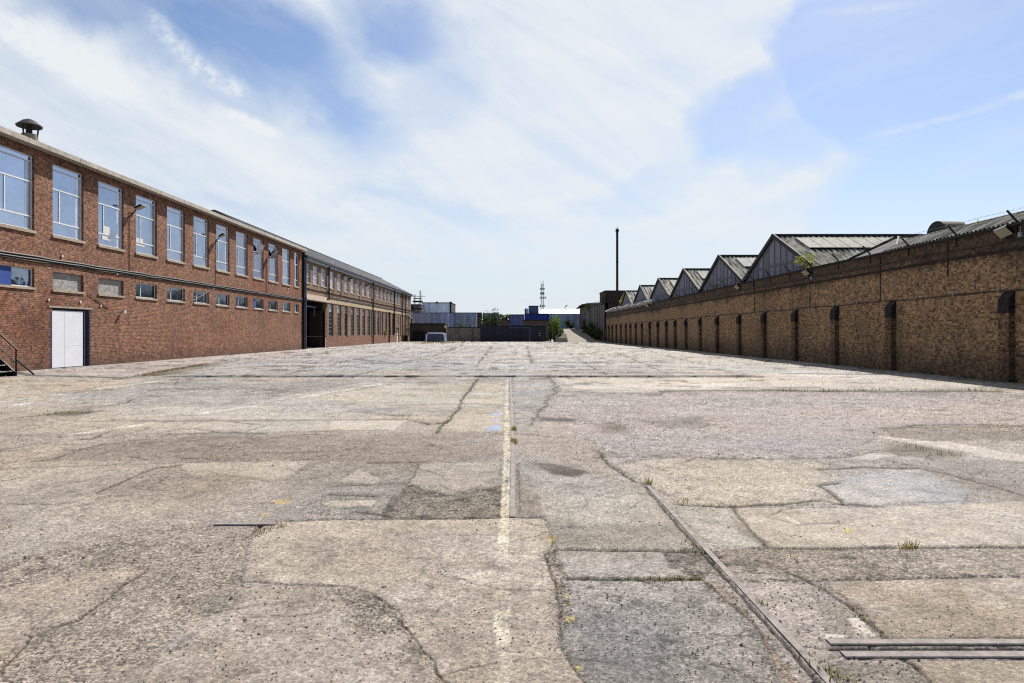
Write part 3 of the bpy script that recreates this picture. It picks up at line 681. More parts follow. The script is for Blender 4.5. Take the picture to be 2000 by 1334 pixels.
def ground_mat(name, attr=True, flat=(170,157,143)):
    t = NT(name); P = t.pos()
    if attr:
        a = t.n('ShaderNodeAttribute', attribute_name='tone'); base = a.outputs['Color']
        c = t.n('ShaderNodeAttribute', attribute_name='coarse').outputs['Fac']
    else:
        base = t.mix(t.noise(P, .5, 6), [v*.34 for v in lin(flat)], [v*.5 for v in lin(flat)]); c = .5
    vo = t.n('ShaderNodeTexVoronoi'); t.l(P, vo.inputs['Vector']); vo.inputs['Scale'].default_value = 75
    sc = t.n('ShaderNodeSeparateColor'); t.l(vo.outputs['Color'], sc.inputs[0])
    n1 = t.noise(P, 220, 2); n2 = t.noise(P, 30, 4, .7); n3 = t.noise(P, 6, 6, .75)
    stone = t.ramp(sc.outputs[0], .0, 1, .50, 1.60, False)
    stone = t.math('MULTIPLY', stone, t.ramp(vo.outputs['Distance'], .001, .010, 1.62, .66))
    k = t.math('ADD', 1.0, t.math('MULTIPLY', t.math('SUBTRACT', stone, 1.0), t.math('MULTIPLY_ADD', c, 1.0, .22)))
    g = t.math('MULTIPLY_ADD', t.math('SUBTRACT', n2, .5), 1.3, 1.0)
    g = t.math('MULTIPLY', g, t.math('MULTIPLY_ADD', t.math('SUBTRACT', n3, .5), .8, 1.0))
    g = t.math('MULTIPLY', g, t.math('MULTIPLY_ADD', t.math('SUBTRACT', n1, .5), .5, 1.0))
    k = t.math('MULTIPLY', k, g)
    # scattered dark pits of two sizes
    for s_, th in ((22, .055),):
        v2 = t.n('ShaderNodeTexVoronoi'); t.l(t.scl(P, 1, .8, 1), v2.inputs['Vector']); v2.inputs['Scale'].default_value = s_
        s2 = t.n('ShaderNodeSeparateColor'); t.l(v2.outputs['Color'], s2.inputs[0])
        r_ = t.math('MULTIPLY', t.math('POWER', s2.outputs[1], 4.0), th*3.2)
        pitm = t.math('LESS_THAN', v2.outputs['Distance'], r_)
        k = t.math('MULTIPLY', k, t.math('MULTIPLY_ADD', pitm, -.55, 1.0))
    cm = t.n('ShaderNodeVectorMath', operation='SCALE'); t.l(base, cm.inputs[0]); t.l(k, cm.inputs['Scale'])
    hb = t.math('ADD', t.math('MULTIPLY', t.math('MULTIPLY', stone, c), .6), n2)
    p = t.principled(cm.outputs[0], .92, 0, hb, .5, .006, .12)
    return t.m
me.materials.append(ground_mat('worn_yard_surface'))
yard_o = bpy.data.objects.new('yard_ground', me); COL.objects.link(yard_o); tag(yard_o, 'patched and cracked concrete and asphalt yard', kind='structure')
b = MB(); b.quad((-900,-200,-.12),(900,-200,-.12),(900,1500,-.12),(-900,1500,-.12))
tag(b.build('ground', ground_mat('plain_far_ground', False)), 'plain ground reaching the horizon', kind='structure')
del X, Y, col
# ================================================================ LEFT: NEAR BRICK BUILDING
def wall_x(mb, x, y0, y1, z0, z1, ops, depth, inward=-1, back=True):
    """wall face in a plane of constant x with rectangular openings (ya,yb,za,zb) and their reveals"""
    ys = sorted({y0, y1, *[v for o in ops for v in o[:2]]}); zs = sorted({z0, z1, *[v for o in ops for v in o[2:4]]})
    for i in range(len(ys)-1):
        for j in range(len(zs)-1):
            cy, cz = (ys[i]+ys[i+1])/2, (zs[j]+zs[j+1])/2
            if any(o[0] < cy < o[1] and o[2] < cz < o[3] for o in ops): continue
            mb.quad((x,ys[i],zs[j]),(x,ys[i+1],zs[j]),(x,ys[i+1],zs[j+1]),(x,ys[i],zs[j+1]))
    xi = x+inward*depth
    for ya, yb, za, zb in [o[:4] for o in ops]:
        mb.quad((x,ya,za),(xi,ya,za),(xi,ya,zb),(x,ya,zb)); mb.quad((x,yb,za),(xi,yb,za),(xi,yb,zb),(x,yb,zb))
        mb.quad((x,ya,za),(xi,ya,za),(xi,yb,za),(x,yb,za)); mb.quad((x,ya,zb),(xi,ya,zb),(xi,yb,zb),(x,yb,zb))
XW = -20.6
B1 = thing('brick_workshop_building', 'near two-storey red-brown brick building with tall white-framed windows on the left', 'building', (-26, 28, 0))
ups = [(30.44+3.34*k, 32.62+3.34*k) for k in range(-7, 10)]+[(63.84, 65.1)]
ops = [(a, b_, 5.92, 9.18) for a, b_ in ups]+[(a, b_, 3.5, 4.34) for a, b_ in ups]
door_op = (30.40, 33.06, -.1, 2.72)
w = MB(); wall_x(w, XW, 5, 66.1, -.1, 9.5, ops+[door_op], .24)
w.quad((XW,66.1,-.1),(-34,66.1,-.1),(-34,66.1,9.5),(XW,66.1,9.5)); w.quad((XW,5,-.1),(-34,5,-.1),(-34,5,9.5),(XW,5,9.5)); w.quad((-34,5,-.1),(-34,66.1,-.1),(-34,66.1,9.5),(-34,5,9.5))
w.build('wall', M['brick1'], B1)
r_ = MB()
ye = 5.0
while ye < 66.3:                                      # roof edge in cast lengths with open joints
    y2 = min(ye+3.34, 66.35); r_.box(-34.2, XW+.42, ye+.012, y2-.012, 9.503+rnd.uniform(0,.006), 9.72+rnd.uniform(-.008,.008)); ye = y2
roof1 = r_.build('roof', M['concrete'], B1)
b = MB(); b.box(-34.1, XW+.34, 5.1, 66.2, 9.66, 9.70); 
# roof vent: pipe, cap on stays
vc = (-21.9, 30.8, 9.7)
ch = MB(); ch.lathe([(.31,0),(.31,.55),(.35,.55),(.35,.65),(.31,.67),(.31,.85),(.25,.85),(.25,.45)], vc, 20)
vent = ch.build('vent_pipe', mat_plain('stained_vent_concrete', (138,130,120), .9, var=.55, scale=4), B1)
c2 = MB()
for a in range(3): c2.bar((vc[0]+.29*math.cos(a*2.09+.4), vc[1]+.29*math.sin(a*2.09+.4), vc[2]+.7), (vc[0]+.36*math.cos(a*2.09+.4), vc[1]+.36*math.sin(a*2.09+.4), vc[2]+1.22), .05)
c2.tube([(vc[0],vc[1],vc[2]+.7),(vc[0],vc[1],vc[2]+1.4)], .12)
c2.lathe([(.50,1.18),(.52,1.24),(.26,1.46),(.06,1.55),(.0,1.55),(.0,1.38),(.25,1.32),(.50,1.18)], vc, 22)
c2.build('vent_cap', M['verge'], vent)

def frame_y(mb, x, y0, y1, z0, z1, t=.05, d=.06, vs=(), hs=(), part=()):
    mb.box(x-d, x, y0, y0+t, z0, z1); mb.box(x-d, x, y1-t, y1, z0, z1)
    mb.box(x-d, x, y0+t, y1-t, z0, z0+t); mb.box(x-d, x, y0+t, y1-t, z1-t, z1)
    for h in hs: mb.box(x-d+.003, x-.003+.006, y0+t, y1-t, h-t*.5, h+t*.5)
    for v, za, zb in part: mb.box(x-d+.006, x-.006, v-t*.5, v+t*.5, za+t*.5, zb-t*.5)
def up_window(y0, y1, idx, label=None):
    z0, z1 = 5.92, 9.18; x = XW-.10; W = y1-y0
    f = MB(); frame_y(f, x, y0, y1, z0+.06, z1, .055, .06, hs=(8.93, 8.06, 6.58), part=[(y0+(.28 if W > 1.6 else .45)*W, 6.58, 8.06)])
    fo = f.build('window', M['white'], B1)
    if label: fo['label'] = label
    p = MB()
    p.quad((x-.035, y0+.03, z0+.08),(x-.035, y1-.03, z0+.08),(x-.035, y1-.03, z1-.03),(x-.035, y0+.03, z1-.03)); p.build('pane', M['glass'], fo)
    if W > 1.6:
        p = MB(); p.quad((x-.031, y1-.42, z0+.09),(x-.031, y1-.06, z0+.09),(x-.031, y1-.06, 8.9),(x-.031, y1-.42, 8.9)); p.build('reflection_strip', M['glass_pale'], fo)  # pale strip added on the glass, imitating the reveal and its reflection
    s = MB(); s.box(XW-.16, XW+.06, y0-.06, y1+.06, z0-.07, z0+.058); s.build('sill', M['stone_sill'], fo)
    return fo
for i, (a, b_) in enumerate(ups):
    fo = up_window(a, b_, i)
    if i == 8:   # papers taped inside
        s = MB(); s.quad((XW-.12,a+.55,6.62),(XW-.12,a+1.15,6.62),(XW-.12,a+1.15,7.0),(XW-.12,a+.55,7.0)); s.quad((XW-.12,a+.5,6.3),(XW-.12,a+1.2,6.3),(XW-.12,a+1.2,6.5),(XW-.12,a+.5,6.5)); s.build('paper', M['paper'], fo)
    if i == 9:
        s = MB(); s.quad((XW-.12,a+.25,6.62),(XW-.12,a+.95,6.62),(XW-.12,a+.95,6.82),(XW-.12,a+.25,6.82)); s.quad((XW-.12,a+.1,6.4),(XW-.12,a+1.1,6.4),(XW-.12,a+1.1,6.54),(XW-.12,a+.1,6.54)); s.build('paper', M['paper'], fo)
    if i in (14, 15):   # tilted open casement
        s = MB(); s.obox(((XW+.12), a+1.1, 8.35), (.012,0,.0), (0,.62,.0), (.14,0,.36)); s.build('casement', M['glass_dark'], fo)
for i, (a, b_) in enumerate(ups):
    z0, z1 = 3.5, 4.34; x = XW-.10
    s = MB(); s.box(XW-.14, XW+.05, a-.05, b_+.05, z0-.06, z0+.04)
    f = MB(); frame_y(f, x, a, b_, z0+.04, z1, .05, .05, part=[(a+(.3 if b_-a > 1.6 else .5)*(b_-a), z0+.04, z1)])
    if i in (7, 8):
        fo = MB(); fo.box(x-.06, x-.02, a, b_, z0+.04, z1); fo = fo.build('boarded_window', M['wired'], B1)
        fo['label'] = 'small window boarded over with mottled grey sheet above the white door' if i == 7 else 'small window boarded with grey speckled sheet, right of the one above the door'
        s.build('sill', M['stone_sill'], fo); continue
    fo = f.build('low_window', M['white'], B1)
    p = MB(); p.quad((x-.03,a+.03,z0+.05),(x-.03,b_-.03,z0+.05),(x-.03,b_-.03,z1-.02),(x-.03,a+.03,z1-.02)); p.build('pane', M['glass_dark'] if i != 6 else M['glass'], fo)
    s.build('sill', M['stone_sill'], fo)
    if i in (6, 14):
        q = MB(); q.box(x-.02, x+.015, a+.02, a+(.95 if i == 6 else .6), z0+.06, z1-.03); q.build('blue_panel', M['blue'], fo)
# door
d = MB(); d.box(XW-.09, XW-.03, 30.44, 32.62, .03, 2.61); d.box(XW-.03, XW-.026, 31.34, 32.60, 1.0, 1.02)
door = d.build('door', M['board'], B1); door['label'] = 'plain white boarded door'
d = MB(); d.box(XW-.0295, XW-.026, 31.28, 31.33, .04, 2.6); d.build('cover_strip', M['board'], door)
d = MB(); d.box(XW-.238, XW-.10, 30.403, 33.057, -.05, 2.717); d.box(XW-.10, XW-.005, 32.66, 32.74, 0, 2.66); d.build('door_recess', mat_plain('navy_door_reveal', (40,48,76), .8), B1)
mq = mat_plain('dull_blue_paint', (50,64,110), .8, var=.4, scale=6)
for ya, sg_ in ((30.395, -1), (33.065, 1)):               # blue paint left on the toothed brick edges
    poly = [(ya, .02)]
    for k in range(17):
        z = .05+k*.15; poly += [(ya+sg_*.03,z),(ya+sg_*.13,z),(ya+sg_*.13,z+.075),(ya+sg_*.03,z+.075)]
    poly += [(ya, 2.6)]
    d = MB(); d.prism(poly, XW+.001, XW+.006, 'x'); d.build('painted_quoin', mq, B1)
d = MB(); d.box(XW-.02, XW+.03, 30.15, 33.3, 2.723, 2.80); d.build('lintel', M['stone_sill'], B1)
# dark cable bundle and drops
def sag(y0, y1, z, n, s, x=XW+.05):
    return [(x, y0+(y1-y0)*k/n, z+(s*rnd.uniform(-1,1))) for k in range(n+1)]
c = MB(); c.tube(sag(5, 66, 4.86, 60, .015), .045, 6); c.tube(sag(5, 66, 4.76, 60, .02, XW+.06), .035, 6); c.tube(sag(5, 40, 4.68, 30, .02), .02, 6); c.box(XW+.002, XW+.03, 5, 66, 4.66, 4.9)
c.build('cable_run', M['cable'], B1)
for y, za, zb in ((36.45,4.9,8.1),(47.0,4.9,7.9),(56.6,4.9,7.9),(26.9,4.9,6.2)):
    c = MB(); c.tube([(XW+.03,y,za),(XW+.03,y,zb)], .016, 6); c.build('conduit', M['cable'], B1)
c = MB(); c.tube([(XW+.03,32.9,3.5),(XW+.03,34.6,2.85)], .015, 5); c.build('loose_cable', M['cable'], B1)
c = MB(); c.tube([(XW+.03,43.4,3.6),(XW+.04,47.0,4.7)], .018, 5); c.build('loose_cable', M['cable'], B1)
for y, z in ((30.1,3.02),(32.3,3.02),(31.0,5.05),(33.9,2.9),(35.3,4.6),(58,5.6),(62,5.55)):
    c = MB(); c.box(XW+.002, XW+.05, y, y+.09, z, z+.09); c.build('wall_fitting', M['white'], B1)
# small bulkhead lamp
def lamp_small(y, z, label, x=XW, s=1.0):
    t = thing('wall_lamp', label, 'lamp', (x, y, z), 'small lamps on brick walls')
    a = MB(); a.tube([(x+.003,y,z-.05),(x+.10*s,y,z)], .02, 6); a.build('bracket', M['black'], t)
    a = MB(); a.box(x+.10*s, x+.22*s, y-.07, y+.07, z-.09*s, z+.06*s); a.build('lamp_shade', M['white'], t)
    return t
lamp_small(35.75, 2.72, 'small white lamp on the red-brown brick wall right of the white door')
def floodlight(p, out, size, label, group, tilt=.9, arm=.30):
    """p on the wall, out = +1 faces +x, -1 faces -x"""
    t = thing('floodlight', label, 'floodlight', p, group); x, y, z = p
    a = MB(); a.tube([(x,y,z-.35),(x+out*arm*.35,y,z-.22),(x+out*arm,y,z)], .03, 6); a.box(min(x,x+out*.02), max(x,x+out*.02), y-.06, y+.06, z-.45, z-.25); a.build('bracket', M['black'], t)
    c, s = math.cos(tilt), math.sin(tilt); cx, cz = x+out*(arm+size*.3), z+.02
    a = MB(); u = Vector((out*c,0,-s)); n = Vector((out*s,0,c)) # u along the head outward/down, n upward
    u = Vector((out*c*1.0,0,s*.35)).normalized(); n = Vector((-out*u.z,0,abs(u.x)))
    a.obox((cx,y,cz), u*(size*.5), Vector((0,size*.55,0)), n*(size*.10)); a.obox(Vector((cx,y,cz))+n*(size*.17), u*(size*.28), Vector((0,size*.32,0)), n*(size*.07))
    a.build('housing', M['floodbox'], t)
    a = MB(); q = Vector((cx,y,cz))-n*(size*.105); a.obox(q, u*(size*.43), Vector((0,size*.48,0)), n*.004); a.build('lens', M['lens'], t)
    return t
GF = 'floodlights on the near brick building'
floodlight((XW+.02,36.75,8.35), 1, .42, 'dark floodlight on the brick pier nearest the white door', GF)
floodlight((XW+.02,47.1,8.3), 1, .42, 'middle dark floodlight of the near brick building, with its wire running down', GF)
floodlight((XW+.02,57.2,8.3), 1, .42, 'farthest dark floodlight of the near brick building, beside tilted window', GF)
# pipe chase at the joint
b = MB(); b.box(XW-.3, XW+.02, 66.12, 66.7, -.05, 9.45)
b.build('pipe_chase', M['darkgap'], B1)
b = MB(); b.tube([(XW+.10,66.4,-.02),(XW+.10,66.4,9.3)], .09, 8); b.box(XW+.0, XW+.22, 66.28, 66.55, 9.2, 9.45)
for z in (1,3,5,7): b.box(XW+.0, XW+.21, 66.29, 66.51, z, z+.07)
b.build('black_downpipe', M['black'], B1)
b = MB(); b.tube([(XW+.12,66.95,-.02),(XW+.12,66.95,8.6),(XW+.3,66.95,8.95)], .09, 8); b.build('grey_downpipe', M['pipegrey'], B1)

# ================================================================ LEFT: FAR BRICK BUILDING
B2 = thing('brick_factory_building', 'long brown brick factory with slate-blue roof and open dark entrance beyond the near building', 'building', (-26, 100, 0))
X2 = XW-.05
upY = [67.1,69.95,72.9]+[76.3,79.6,82.9,86.1,89.4,92.6,95.8,99.1,102.3,105.6,108.8,112.0,115.2,118.4,121.6,125.0,128.4,131.6]
loY = [76.0,79.6,82.9,86.1,89.4,92.6,95.8,99.6,102.6,105.6,108.8,112.0,115.2]
opsU = [(y, y+1.9, 6.56, 8.5) for y in upY]; opsL = [(y, y+1.75, 1.25, 4.85) for y in loY]
ent = (67.2, 74.5, -.1, 4.86); dr = (119.6, 121.6, -.1, 2.35); sw = (119.9, 121.5, 3.0, 4.4)
w = MB(); wall_x(w, X2, 66.72, 136, 1.22, 9.0, opsU+opsL+[(67.2,74.5,1.22,4.86),(119.6,121.6,1.22,2.35),sw], .30)
w.quad((X2,136,-.1),(-34,136,-.1),(-34,136,9),(X2,136,9)); w.quad((-34,60.5,9.0),(-34,136,9.0),(-34,136,-.1),(-34,60.5,-.1))
for a, b_ in ((66.72,67.2),(121.8,136)): w.box(X2-.3, X2, a, b_, -.1, 1.219)
for y in (74.52, 84, 98.2, 105.2, 116.8, 123.4, 127.4, 133.0): w.box(X2+.002, X2+.10, y, y+.5, 1.23, 4.88)
w.build('wall', M['brick2'], B2)
w = MB(); w.box(X2-.3, X2+.03, 74.5, 119.6, -.1, 1.22); w.build('plinth', M['brick2foot'], B2)
w = MB(); w.box(X2+.003, X2+.05, 75.0, 136, 4.92, 5.42); w.build('concrete_band', M['lintel'], B2)
w = MB(); w.box(X2+.0, X2+.30, 66.9, 75.3, 4.90, 5.12); w.box(X2+.0,X2+.05,66.9,75.3,5.121,5.5); w.build('entrance_canopy', mat_plain('pale_pink_concrete', (206,186,172), .9, var=.2), B2)
w = MB()
for z, y0 in ((6.05,67),(5.62,76)): w.tube([(X2+.05,y0+(136-y0)*k/30,z+rnd.uniform(-.03,.03)) for k in range(31)], .05, 6)
w.tube([(X2+.06,76+60*k/30,5.5+rnd.uniform(-.03,.03)) for k in range(31)], .06, 6)
w.build('cable_run', M['cable'], B2)
# dark room behind the entrance
w = MB()
xa, xb = X2-.31, X2-12; ya, yb = 67.2, 74.5
w.quad((xa,ya,-.02),(xb,ya,-.02),(xb,ya,5.5),(xa,ya,5.5)); w.quad((xa,yb,-.02),(xb,yb,-.02),(xb,yb,5.5),(xa,yb,5.5)); w.quad((xb,ya,-.02),(xb,yb,-.02),(xb,yb,5.5),(xb,ya,5.5)); w.quad((xa,ya,5.5),(xb,ya,5.5),(xb,yb,5.5),(xa,yb,5.5))
w.box(X2-1.6, X2-.35, 74.0, 74.48, 0, 4.0)
w.build('entrance_passage', M['darkroom'], B2)
w = MB(); w.box(X2-1.0, X2-.9, 67.3, 74.4, 4.3, 4.45); w.box(X2-1.0, X2-.9, 73.5, 73.62, 3.4, 4.3); w.build('door_track', M['pipegrey'], B2)
w = MB(); w.box(X2-.28, X2+.02, 74.5, 74.515, .0, 4.0); w.box(X2+.001, X2+.03, 74.3, 74.5, 0, 4.0); w.build('entrance_jamb', mat_plain('pale_jamb', (190,160,146), .9), B2)
w = MB(); w.box(X2-3.6, X2-3.5, 72.6, 73.6, 3.55, 3.72); w.build('inside_light_stand_in', mat_plain('pale_unlit_stand_in', (240,240,235), .5), B2)  # unlit pale panel stands in for the small light inside
# windows
def cells(mb, x, y0, y1, z0, z1, nv, nh, t, d):
    frame_y(mb, x, y0, y1, z0, z1, t*1.5, d)
    for i in range(1, nv): v = y0+(y1-y0)*i/nv; mb.box(x-d+.01, x-.004, v-t/2, v+t/2, z0+t, z1-t)
    for i in range(1, nh): h = z0+(z1-z0)*i/nh; mb.box(x-d+.013, x-.001, y0+t, y1-t, h-t/2, h+t/2)
f = MB(); cells(f, X2-.10, upY[0], upY[0]+1.9, 6.62, 8.5, 4, 3, .04, .06); pu = f.build('upper_window', M['white'], B2)
p = MB(); p.quad((X2-.14,upY[0]+.03,6.65),(X2-.14,upY[0]+1.87,6.65),(X2-.14,upY[0]+1.87,8.47),(X2-.14,upY[0]+.03,8.47)); p.build('pane', M['glass_pale'], pu)
s = MB(); s.box(X2-.2, X2+.05, upY[0]-.03, upY[0]+1.93, 6.50, 6.617); s.build('sill', M['stone_sill'], pu)
f = MB(); cells(f, X2-.12, loY[0], loY[0]+1.75, 1.3, 4.85, 4, 8, .035, .06); pl = f.build('tall_window', mat_plain('grey_steel_window_bars', (150,152,156), .6), B2)
p = MB(); y = loY[0]; p.quad((X2-.16,y+.03,1.33),(X2-.16,y+1.72,1.33),(X2-.16,y+1.72,3.95),(X2-.16,y+.03,3.95)); p.build('pane', M['glass_dark'], pl)
p = MB(); p.quad((X2-.16,y+.03,3.96),(X2-.16,y+1.72,3.96),(X2-.16,y+1.72,4.82),(X2-.16,y+.03,4.82)); p.build('whitened_pane', M['glass_pale'], pl)
bpy.context.view_layer.update()
for yy in upY[1:]: dup_part(pu, (0, yy-upY[0], 0))
for yy in loY[1:]: dup_part(pl, (0, yy-loY[0], 0))
f = MB(); cells(f, X2-.1, sw[0], sw[1], sw[2], sw[3], 3, 3, .05, .05); q = f.build('small_window', M['white'], B2)
f = MB(); f.quad((X2-.14,sw[0],sw[2]),(X2-.14,sw[1],sw[2]),(X2-.14,sw[1],sw[3]),(X2-.14,sw[0],sw[3])); f.build('pane', M['glass_dark'], q)
f = MB(); f.box(X2-.12, X2-.06, 119.62, 121.0, 0, 2.33); f.build('door', M['board'], B2)
f = MB(); f.box(X2-.12, X2-.06, 121.0, 121.6, 0, 2.33); f.build('door_panel', M['rust'], B2)
f = MB(); f.box(X2-.02, X2+.30, 119.2, 122, 2.37, 2.47); f.build('door_hood', M['darkgap'], B2)
# gutter, fascia, downpipes
f = MB(); f.box(X2+.0, X2+.22, 66.75, 136.1, 8.78, 9.0); f.build('fascia', M['gutter'], B2)
f = MB(); f.box(X2+.2, X2+.40, 66.75, 136.1, 9.0, 9.14); f.build('gutter', M['roofend'], B2)
for y, z0, z1 in ((75.4,5.2,8.9),(98.9,.0,8.9),(111.8,0,5.0),(116.6,1.5,8.9),(124.6,0,8.9),(128.6,0,8.9)):
    f = MB(); f.tube([(X2+.16,y,z0),(X2+.16,y,z1)], .085, 8); f.box(X2+.05, X2+.30, y-.14, y+.14, z1-.3, z1)
    for z in np.arange(z0+1, z1, 1.8): f.box(X2+.0, X2+.26, y-.10, y+.10, z, z+.08)
    f.build('downpipe', M['black'] if y != 98.9 else M['darkgap'], B2)
# roof: gable end toward the camera, ridge along the yard
XR, ZR = -26.6, 12.35
def zroof(x): return 9.12+(ZR-9.12)*(X2+.4-x)/(X2+.4-XR)
f = MB(); nrm = Vector((ZR-9.12,0,(X2+.4-XR))).normalized()
f.corr((X2+.4,66.75,9.12),(0,69.5,0),(XR-X2-.4,0,ZR-9.12), .5, .07, nrm, True)
xs = -22.0
f.corr((xs,60.3,zroof(xs)),(0,6.45,0),(XR-xs,0,ZR-zroof(xs)), .5, .07, nrm, True)
f.quad((XR,60.3,ZR),(XR,136.25,ZR),(-34,136.25,8.6),(-34,60.3,8.6))
roof2 = f.build('roof', M['slate'], B2)
f = MB(); f.box(XR-.2, XR+.2, 60.3, 136.3, ZR-.05, ZR+.10); f.build('ridge', M['roofend'], roof2)
f = MB(); f.tri((-34,60.45,8.6),(XR,60.45,ZR-.02),(X2,60.45,9.2)); f.build('gable_end', M['roofend'], B2)
f = MB(); f.bar((XR,60.33,ZR+.02),(X2-1.2,60.33,zroof(X2-1.2)+.05), .12, .28); f.bar((XR,60.33,ZR+.02),(-34,60.33,8.64), .12, .28); f.build('verge', M['roofend'], roof2)
f = MB(); f.tri((-34,136.02,8.9),(XR,136.02,ZR-.05),(X2,136.02,9.0)); f.build('far_gable', M['brick2'], B2)
for y, z, lab in ((79.4,8.25,'first small arm lamp under the slate-blue eaves, nearest the entrance'),(82.8,8.2,'second small arm lamp under the slate-blue eaves'),(92.4,8.1,'third small arm lamp under the eaves, farther along the far building')):
    t = thing('arm_lamp', lab, 'lamp', (X2, y, z), 'arm lamps on the far brick building')
    a = MB(); a.tube([(X2+.01,y,z-.4),(X2+.5,y,z-.1),(X2+.7,y,z)], .035, 6); a.build('bracket', M['black'], t)
    a = MB(); a.obox((X2+.85,y,z+.02), (.22,0,.06), (0,.16,0), (-.02,0,.07)); a.build('housing', M['black'], t)
lamp_small(84.9, 4.3, 'small lamp beside the tall lower windows of the far brick building', X2+.02, 1.4)
# bent brackets and snapped signs hanging at the far corner
f = thing('wall_bracket_tangle', 'pale tangle of bent brackets on the far corner of the brick factory', 'bracket', (X2, 133, 3))
for zz in (2.6, 5.0):
    a = MB()
    for k in range(12):
        y = 132.5+rnd.uniform(-2, 2); z = zz+rnd.uniform(-.4, .5)
        a.bar((X2+.02,y,z),(X2+rnd.uniform(.5,1.3),y+rnd.uniform(-1,1),z+rnd.uniform(-.5,.5)), .09)
    a.build('bracket', M['tarp'], f)
# scaffold beyond the far end
f = thing('scaffold_tower', 'slim scaffold tower standing past the far end of the brick factory', 'scaffold', (-20.2, 140, 0))
a = MB()
for x in (-20.6,-19.4):
    for y in (140,141.3): a.tube([(x,y,0),(x,y,9.5 if x < -20 else 10.3)], .07, 6)
a.build('pole', M['scaff'], f)
a = MB()
for z in (2,4,6,7.2,8.6): a.box(-20.8,-19.1,139.9,140.05,z,z+.12); a.box(-20.8,-19.1,141.25,141.4,z,z+.12)
a.tube([(-21.9,140,9.1),(-18.3,140,9.1)], .06, 6); a.tube([(-20.6,140,6),(-19.4,140,8)], .05, 6)
a.build('ledger', M['scaff'], f)
a = MB(); a.box(-20.9,-19.0,139.9,141.4,7.9,8.2); a.box(-20.9,-19.0,139.9,141.4,6.4,6.7); a.build('platform', M['verge'], f)

# ================================================================ black steel steps at the left edge
st = thing('metal_staircase', 'black metal staircase with pale nosings at the left edge beside the brick wall', 'staircase', (-18.7, 24.6, 0))
SY = 25.3
def sx(k): return -18.62-.24*k
a = MB()
for y in (SY, SY-.95): a.obox((-19.35,y,.70), (.80,0,-.74), (0,.02,0), (.11,0,.12))
a.build('stringer', M['black'], st)
a = MB(); n = MB()
for k in range(6):
    a.box(sx(k)-.26, sx(k), SY-.93, SY-.02, .14+.225*k, .17+.225*k); n.box(sx(k)-.02, sx(k)+.02, SY-.93, SY-.02, .165+.225*k, .195+.225*k)
for k in range(6): a.box(sx(k)-.25, sx(k)-.235, SY-.93, SY-.02, -.02+.225*k, .14+.225*k)
a.build('tread', M['black'], st); n.build('nosing', mat_plain('worn_pale_nosing', (190,184,176), .6), st)
a = MB()
for y in (SY+.03, SY-.98):
    a.tube([(-18.45,y,.95),(-20.2,y,2.55)], .028, 6); a.tube([(-18.5,y,0),(-18.5,y,.98)], .028, 6); a.tube([(-19.3,y,.7),(-19.3,y,1.75)], .022, 6); a.tube([(-20.1,y,1.4),(-20.1,y,2.5)], .028, 6)
    a.tube([(-18.5,y,.5),(-20.2,y,2.05)], .018, 6)
a.tube([(-18.5,SY+.03,.62),(-18.2,SY+.55,.02)], .035, 6); a.tube([(-18.5,SY+.03,.1),(-19.6,SY+.03,1.2)], .02, 6)
a.build('handrail', M['black'], st)
a = MB(); a.box(-20.55,-19.95,SY-1.0,SY,1.46,1.5); a.tube([(-20.0,SY,0),(-20.0,SY,1.46)], .04, 6); a.tube([(-20.0,SY-.95,0),(-20.0,SY-.95,1.46)], .04, 6); a.bar((-20.0,SY,1.0),(-18.6,SY,.05), .04); a.build('landing', M['black'], st)
# ================================================================ RIGHT: LONG BOUNDARY WALL
XB = 16.2; WT = 5.07
bw_ = thing('boundary_wall', 'long sooty brown brick boundary wall with pilasters on the right', 'wall', (16.4, 50, 0))
w = MB(); w.box(XB, XB+.45, -6, 121, -.15, WT); w.build('brickwork', M['stock'], bw_)
w = MB(); w.box(XB-.06, XB+.5, 33, 84, WT+.002, WT+.10); w.box(XB-.05, XB+.002, -6, 121, 4.28, 4.36); w.build('coping', M['stockcap'], bw_)
pil = [9.5,15.8,22.1,29.0,34.1,39.0,43.9,48.8,54.1,59.1,64.0,68.3,72.3,76.6,81.2,86.2,90.6,94.7,98.6,103.3,108.0,112.4,116.4,120.0]
a = MB(); a.box(XB-.2, XB+.002, pil[0], pil[0]+.48, -.1, 2.25); pl0 = a.build('pilaster', M['stockpier'], bw_)
a = MB(); a.prism([(XB-.215, 2.25),(XB+.001, 2.25),(XB+.001, 2.96),(XB-.04, 2.90),(XB-.215, 2.70)], pil[0]-.012, pil[0]+.492, 'y'); 
a.build('pilaster_cap', M['stockcap'], pl0)
bpy.context.view_layer.update()
for y in pil[1:]: dup_part(pl0, (0, y-pil[0], 0))
a = MB(); a.tube([(XB-.03, -6+127*k/60, 2.98+.03*math.sin(k*1.9)+.0*k) for k in range(61)], .022, 6)
a.tube([(XB-.03, -6+100*k/40, 4.62+rnd.uniform(-.03,.03)) for k in range(41)], .018, 5)
for y in (25.5, 30.2, 37.4, 46): a.tube([(XB-.025,y,WT-.1),(XB-.025,y,3.0 if y > 30.1 else 3.7)], .02, 5)
a.build('cable_run', M['cable'], bw_)
a = MB()
for k in range(24):
    y = 20.4+k*2.35; a.box(XB-.07, XB-.0, y, y+.03, 2.97, 3.12); a.box(XB-.10, XB-.06, y, y+.03, 2.93, 3.0)
a.build('cable_hook', mat_plain('pale_cable_hook', (186,184,178), .6), bw_)
